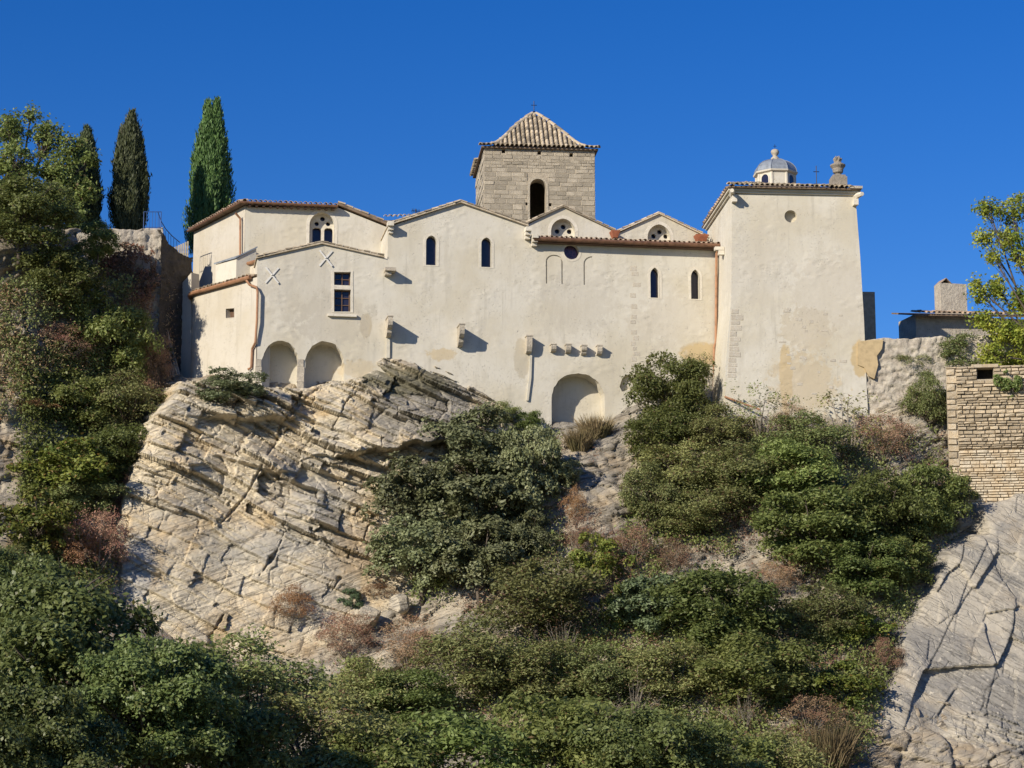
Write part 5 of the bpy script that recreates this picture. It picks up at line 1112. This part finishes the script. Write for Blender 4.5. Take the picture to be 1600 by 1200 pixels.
# creepers and loose plants with places of their own
M_ivy = LM['dry']
def patch(name, label, cat, kindm, pts, Yf, n, L, Wd, seed, thick=.25, twig=True):
    rg = np.random.default_rng(seed); P = [(q.x, q.z) for q in (at(x, y, Yf(x, y)) for x, y in pts)]; x0, x1 = min(p[0] for p in P), max(p[0] for p in P); z0, z1 = min(p[1] for p in P), max(p[1] for p in P)
    x, z = rg.uniform(x0, x1, n*3), rg.uniform(z0, z1, n*3); d = polydist(x, z, P)+.35*fbm(x*1.5, z*1.5, seed, 3); ok = (d < 0) & (vn(x*2.5, z*2.5, seed+3) > .3); x, z = x[ok][:n], z[ok][:n]
    xm = (x0+x1)/2; zm_ = (z0+z1)/2; y = np.full(len(x), Yf(sum(p[0] for p in pts)/len(pts), sum(p[1] for p in pts)/len(pts)))-thick*rg.random(len(x))*(.4+vn(x*1.2, z*1.2, seed+5))
    base = Vector((xm, float(y.mean()), z0)); o = empty(name, base); tag(o, label, cat)
    C = np.stack([x, y, z], -1)-np.array(base); V, Q = leaves(C, np.repeat(np.array([[-.2, -.6, .5]]), len(C), 0), L, Wd, rg, .9, .5); link('leaves', np_mesh('leaves', V, Q, LM[kindm]), o)
    m = MB(); rr = random.Random(seed)
    for _ in range(16):
        i = rr.randrange(len(C)); j = rr.randrange(len(C)); a, b = Vector(C[i]), Vector(C[j]); a.y += .1; b.y += .1
        if (a-b).length < 2.2: m.tube([a, a.lerp(b, .5)+Vector((rr.uniform(-.2, .2), 0, rr.uniform(-.2, .2))), b], [.02, .015, .008], 4, False)
    if m.v: link('stems', m.mesh('stems', M_twig), o)
patch('ivy', 'dead brown ivy hanging over the terrace wall', 'ivy', 'dry', [(150,392),(200,380),(245,395),(250,440),(235,470),(190,470),(150,430)], lambda x, y: 4.45, 4200, .16, .06, 71, .6)
patch('ivy', 'fresh green ivy clump on top of the dry stone wall', 'ivy', 'leaf', [(1552,590),(1575,580),(1597,592),(1592,615),(1575,625),(1560,612)], lambda x, y: -8.0, 900, .13, .10, 73, .3)
# ground cover on the slope: too fine to count
def cover(name, label, kindm, n, seed, L, Wd, thr, zone, per=14, lift=.12, bare=()):
    rg = np.random.default_rng(seed); x0, x1, y0, y1 = zone; px, py = rg.uniform(x0, x1, n*2), rg.uniform(y0, y1, n*2)
    ok = vn(px*.012, py*.016, seed)*.6+vn(px*.045, py*.05, seed+1)*.4 > thr
    for poly in bare: ok &= polydist(px, py, poly)+10*fbm(px*.03, py*.03, 5) > 0
    px, py = px[ok][:n], py[ok][:n]; ux = (px-800)/FPX; uy = (600-py)/FPX; D = np.array(cam_dir)+ux[:, None]*np.array(RX)+uy[:, None]*np.array(RU); Y = np.full(len(px), -5.0); C0 = np.array(CAM)
    for _ in range(24):
        t = (Y-C0[1])/D[:, 1]; X_ = C0[0]+D[:, 0]*t; Z_ = C0[2]+D[:, 2]*t; Y = .5*Y+.5*surfY(X_, Z_)
    P = np.stack([X_, Y-.35, Z_], -1); P = P[Z_ > GZ+.1]
    C = (P[:, None]+rg.normal(0, 1, (len(P), per, 3))*np.array([.22, .18, .15])+np.array([0, -.05, lift])).reshape(-1, 3)
    V, Q = leaves(C, np.repeat(np.array([[-.15, -.4, .6]]), len(C), 0), L, Wd, rg, 1.0); o = link(name, np_mesh(name, V, Q, LM[kindm])); tag(o, label, name.replace('_', ' ').split()[-1], kind='stuff')
BARE = [[(868,640),(1000,620),(1010,700),(985,790),(955,860),(885,870),(870,760)], [(180,560),(560,560),(745,580),(800,640),(800,700),(640,900),(600,1000),(500,1050),(180,980)], [(-10,440),(150,455),(130,640),(70,660),(70,770),(20,900),(-10,900)],
        [(1180,880),(1250,880),(1240,930),(1190,940)], [(1060,860),(1110,860),(1100,910),(1050,910)], [(560,960),(700,950),(720,1010),(650,1060),(560,1040)], [(1330,1220),(1400,1000),(1460,860),(1540,790),(1700,760),(1700,1220)]]
cover('undergrowth', 'low mixed green undergrowth covering the slope between the shrubs', 'olive', 3000, 81, .13, .07, .40, (820,1480,676,1200), bare=BARE+[[(1030,850),(1120,850),(1110,915),(1030,915)],[(1170,870),(1270,870),(1260,950),(1180,950)],[(1180,1110),(1280,1100),(1290,1160),(1190,1160)]])
cover('undergrowth', 'low dark green undergrowth in the lower half of the slope', 'leaf', 2400, 85, .15, .08, .47, (520,1420,760,1200), bare=BARE)
cover('dry_undergrowth', 'dry brown low scrub scattered over the slope and gully', 'dry', 3400, 91, .13, .035, .50, (0,1480,676,1200), 16, bare=BARE[1:3]+BARE[5:])
cover('gully_undergrowth', 'low leafy creeper carpet in the gully left of the cliff', 'leaf', 1500, 95, .14, .09, .36, (30,255,540,930), bare=BARE[1:2])
cover('scree_scrub', 'thin brown scrub and dead stalks on the rubble left of the church', 'dry', 600, 97, .15, .04, .46, (-20,270,450,660), 16)
cover('scree_creeper', 'thin green creeper over the rubble at the left edge', 'olive', 900, 99, .14, .08, .46, (-20,240,440,660), 14)
# pale boulders that lie bare between the shrubs
import bmesh
def boulder(px, py, w, h, seed, label, fwd=.9):
    bm = bmesh.new(); bmesh.ops.create_icosphere(bm, subdivisions=4, radius=1.0); r_ = random.Random(seed)
    pl = [(Vector((r_.uniform(-1, 1), r_.uniform(-1, 1), r_.uniform(-1, 1))).normalized(), r_.uniform(.50, .85)) for _ in range(13)]
    for v in bm.verts:
        for n_, d_ in pl:
            k = v.co.dot(n_)-d_
            if k > 0: v.co -= n_*k*.94
    C = np.array([tuple(v.co) for v in bm.verts]); dn = .05*fbm(C[:, 0]*4+seed, C[:, 2]*4+C[:, 1]*3, seed, 4)
    for v, d_ in zip(bm.verts, dn): v.co *= 1+float(d_)
    me = bpy.data.meshes.new('boulder'); bm.to_mesh(me); bm.free(); me.materials.append(M_cliff)
    p = hill_at(px, py); p = at(px, py, p.y-fwd); sc = (p-CAM).length/FPX; o = link('boulder', me, None, p, (r_.uniform(-.4, .4), r_.uniform(-.4, .4), r_.uniform(0, 6)), (w*sc/1.5, w*sc/1.5, h*sc/1.5)); return tag(o, label, 'boulder', 'pale boulders on the slope')
for a_ in ((575,965,44,40,1,'pale boulder at the cliff foot left of the purplish heath'), (622,945,30,26,3,'small pale boulder close under the cliff edge'), (605,1030,46,30,4,'low pale boulder under the purplish heath')): boulder(*a_)
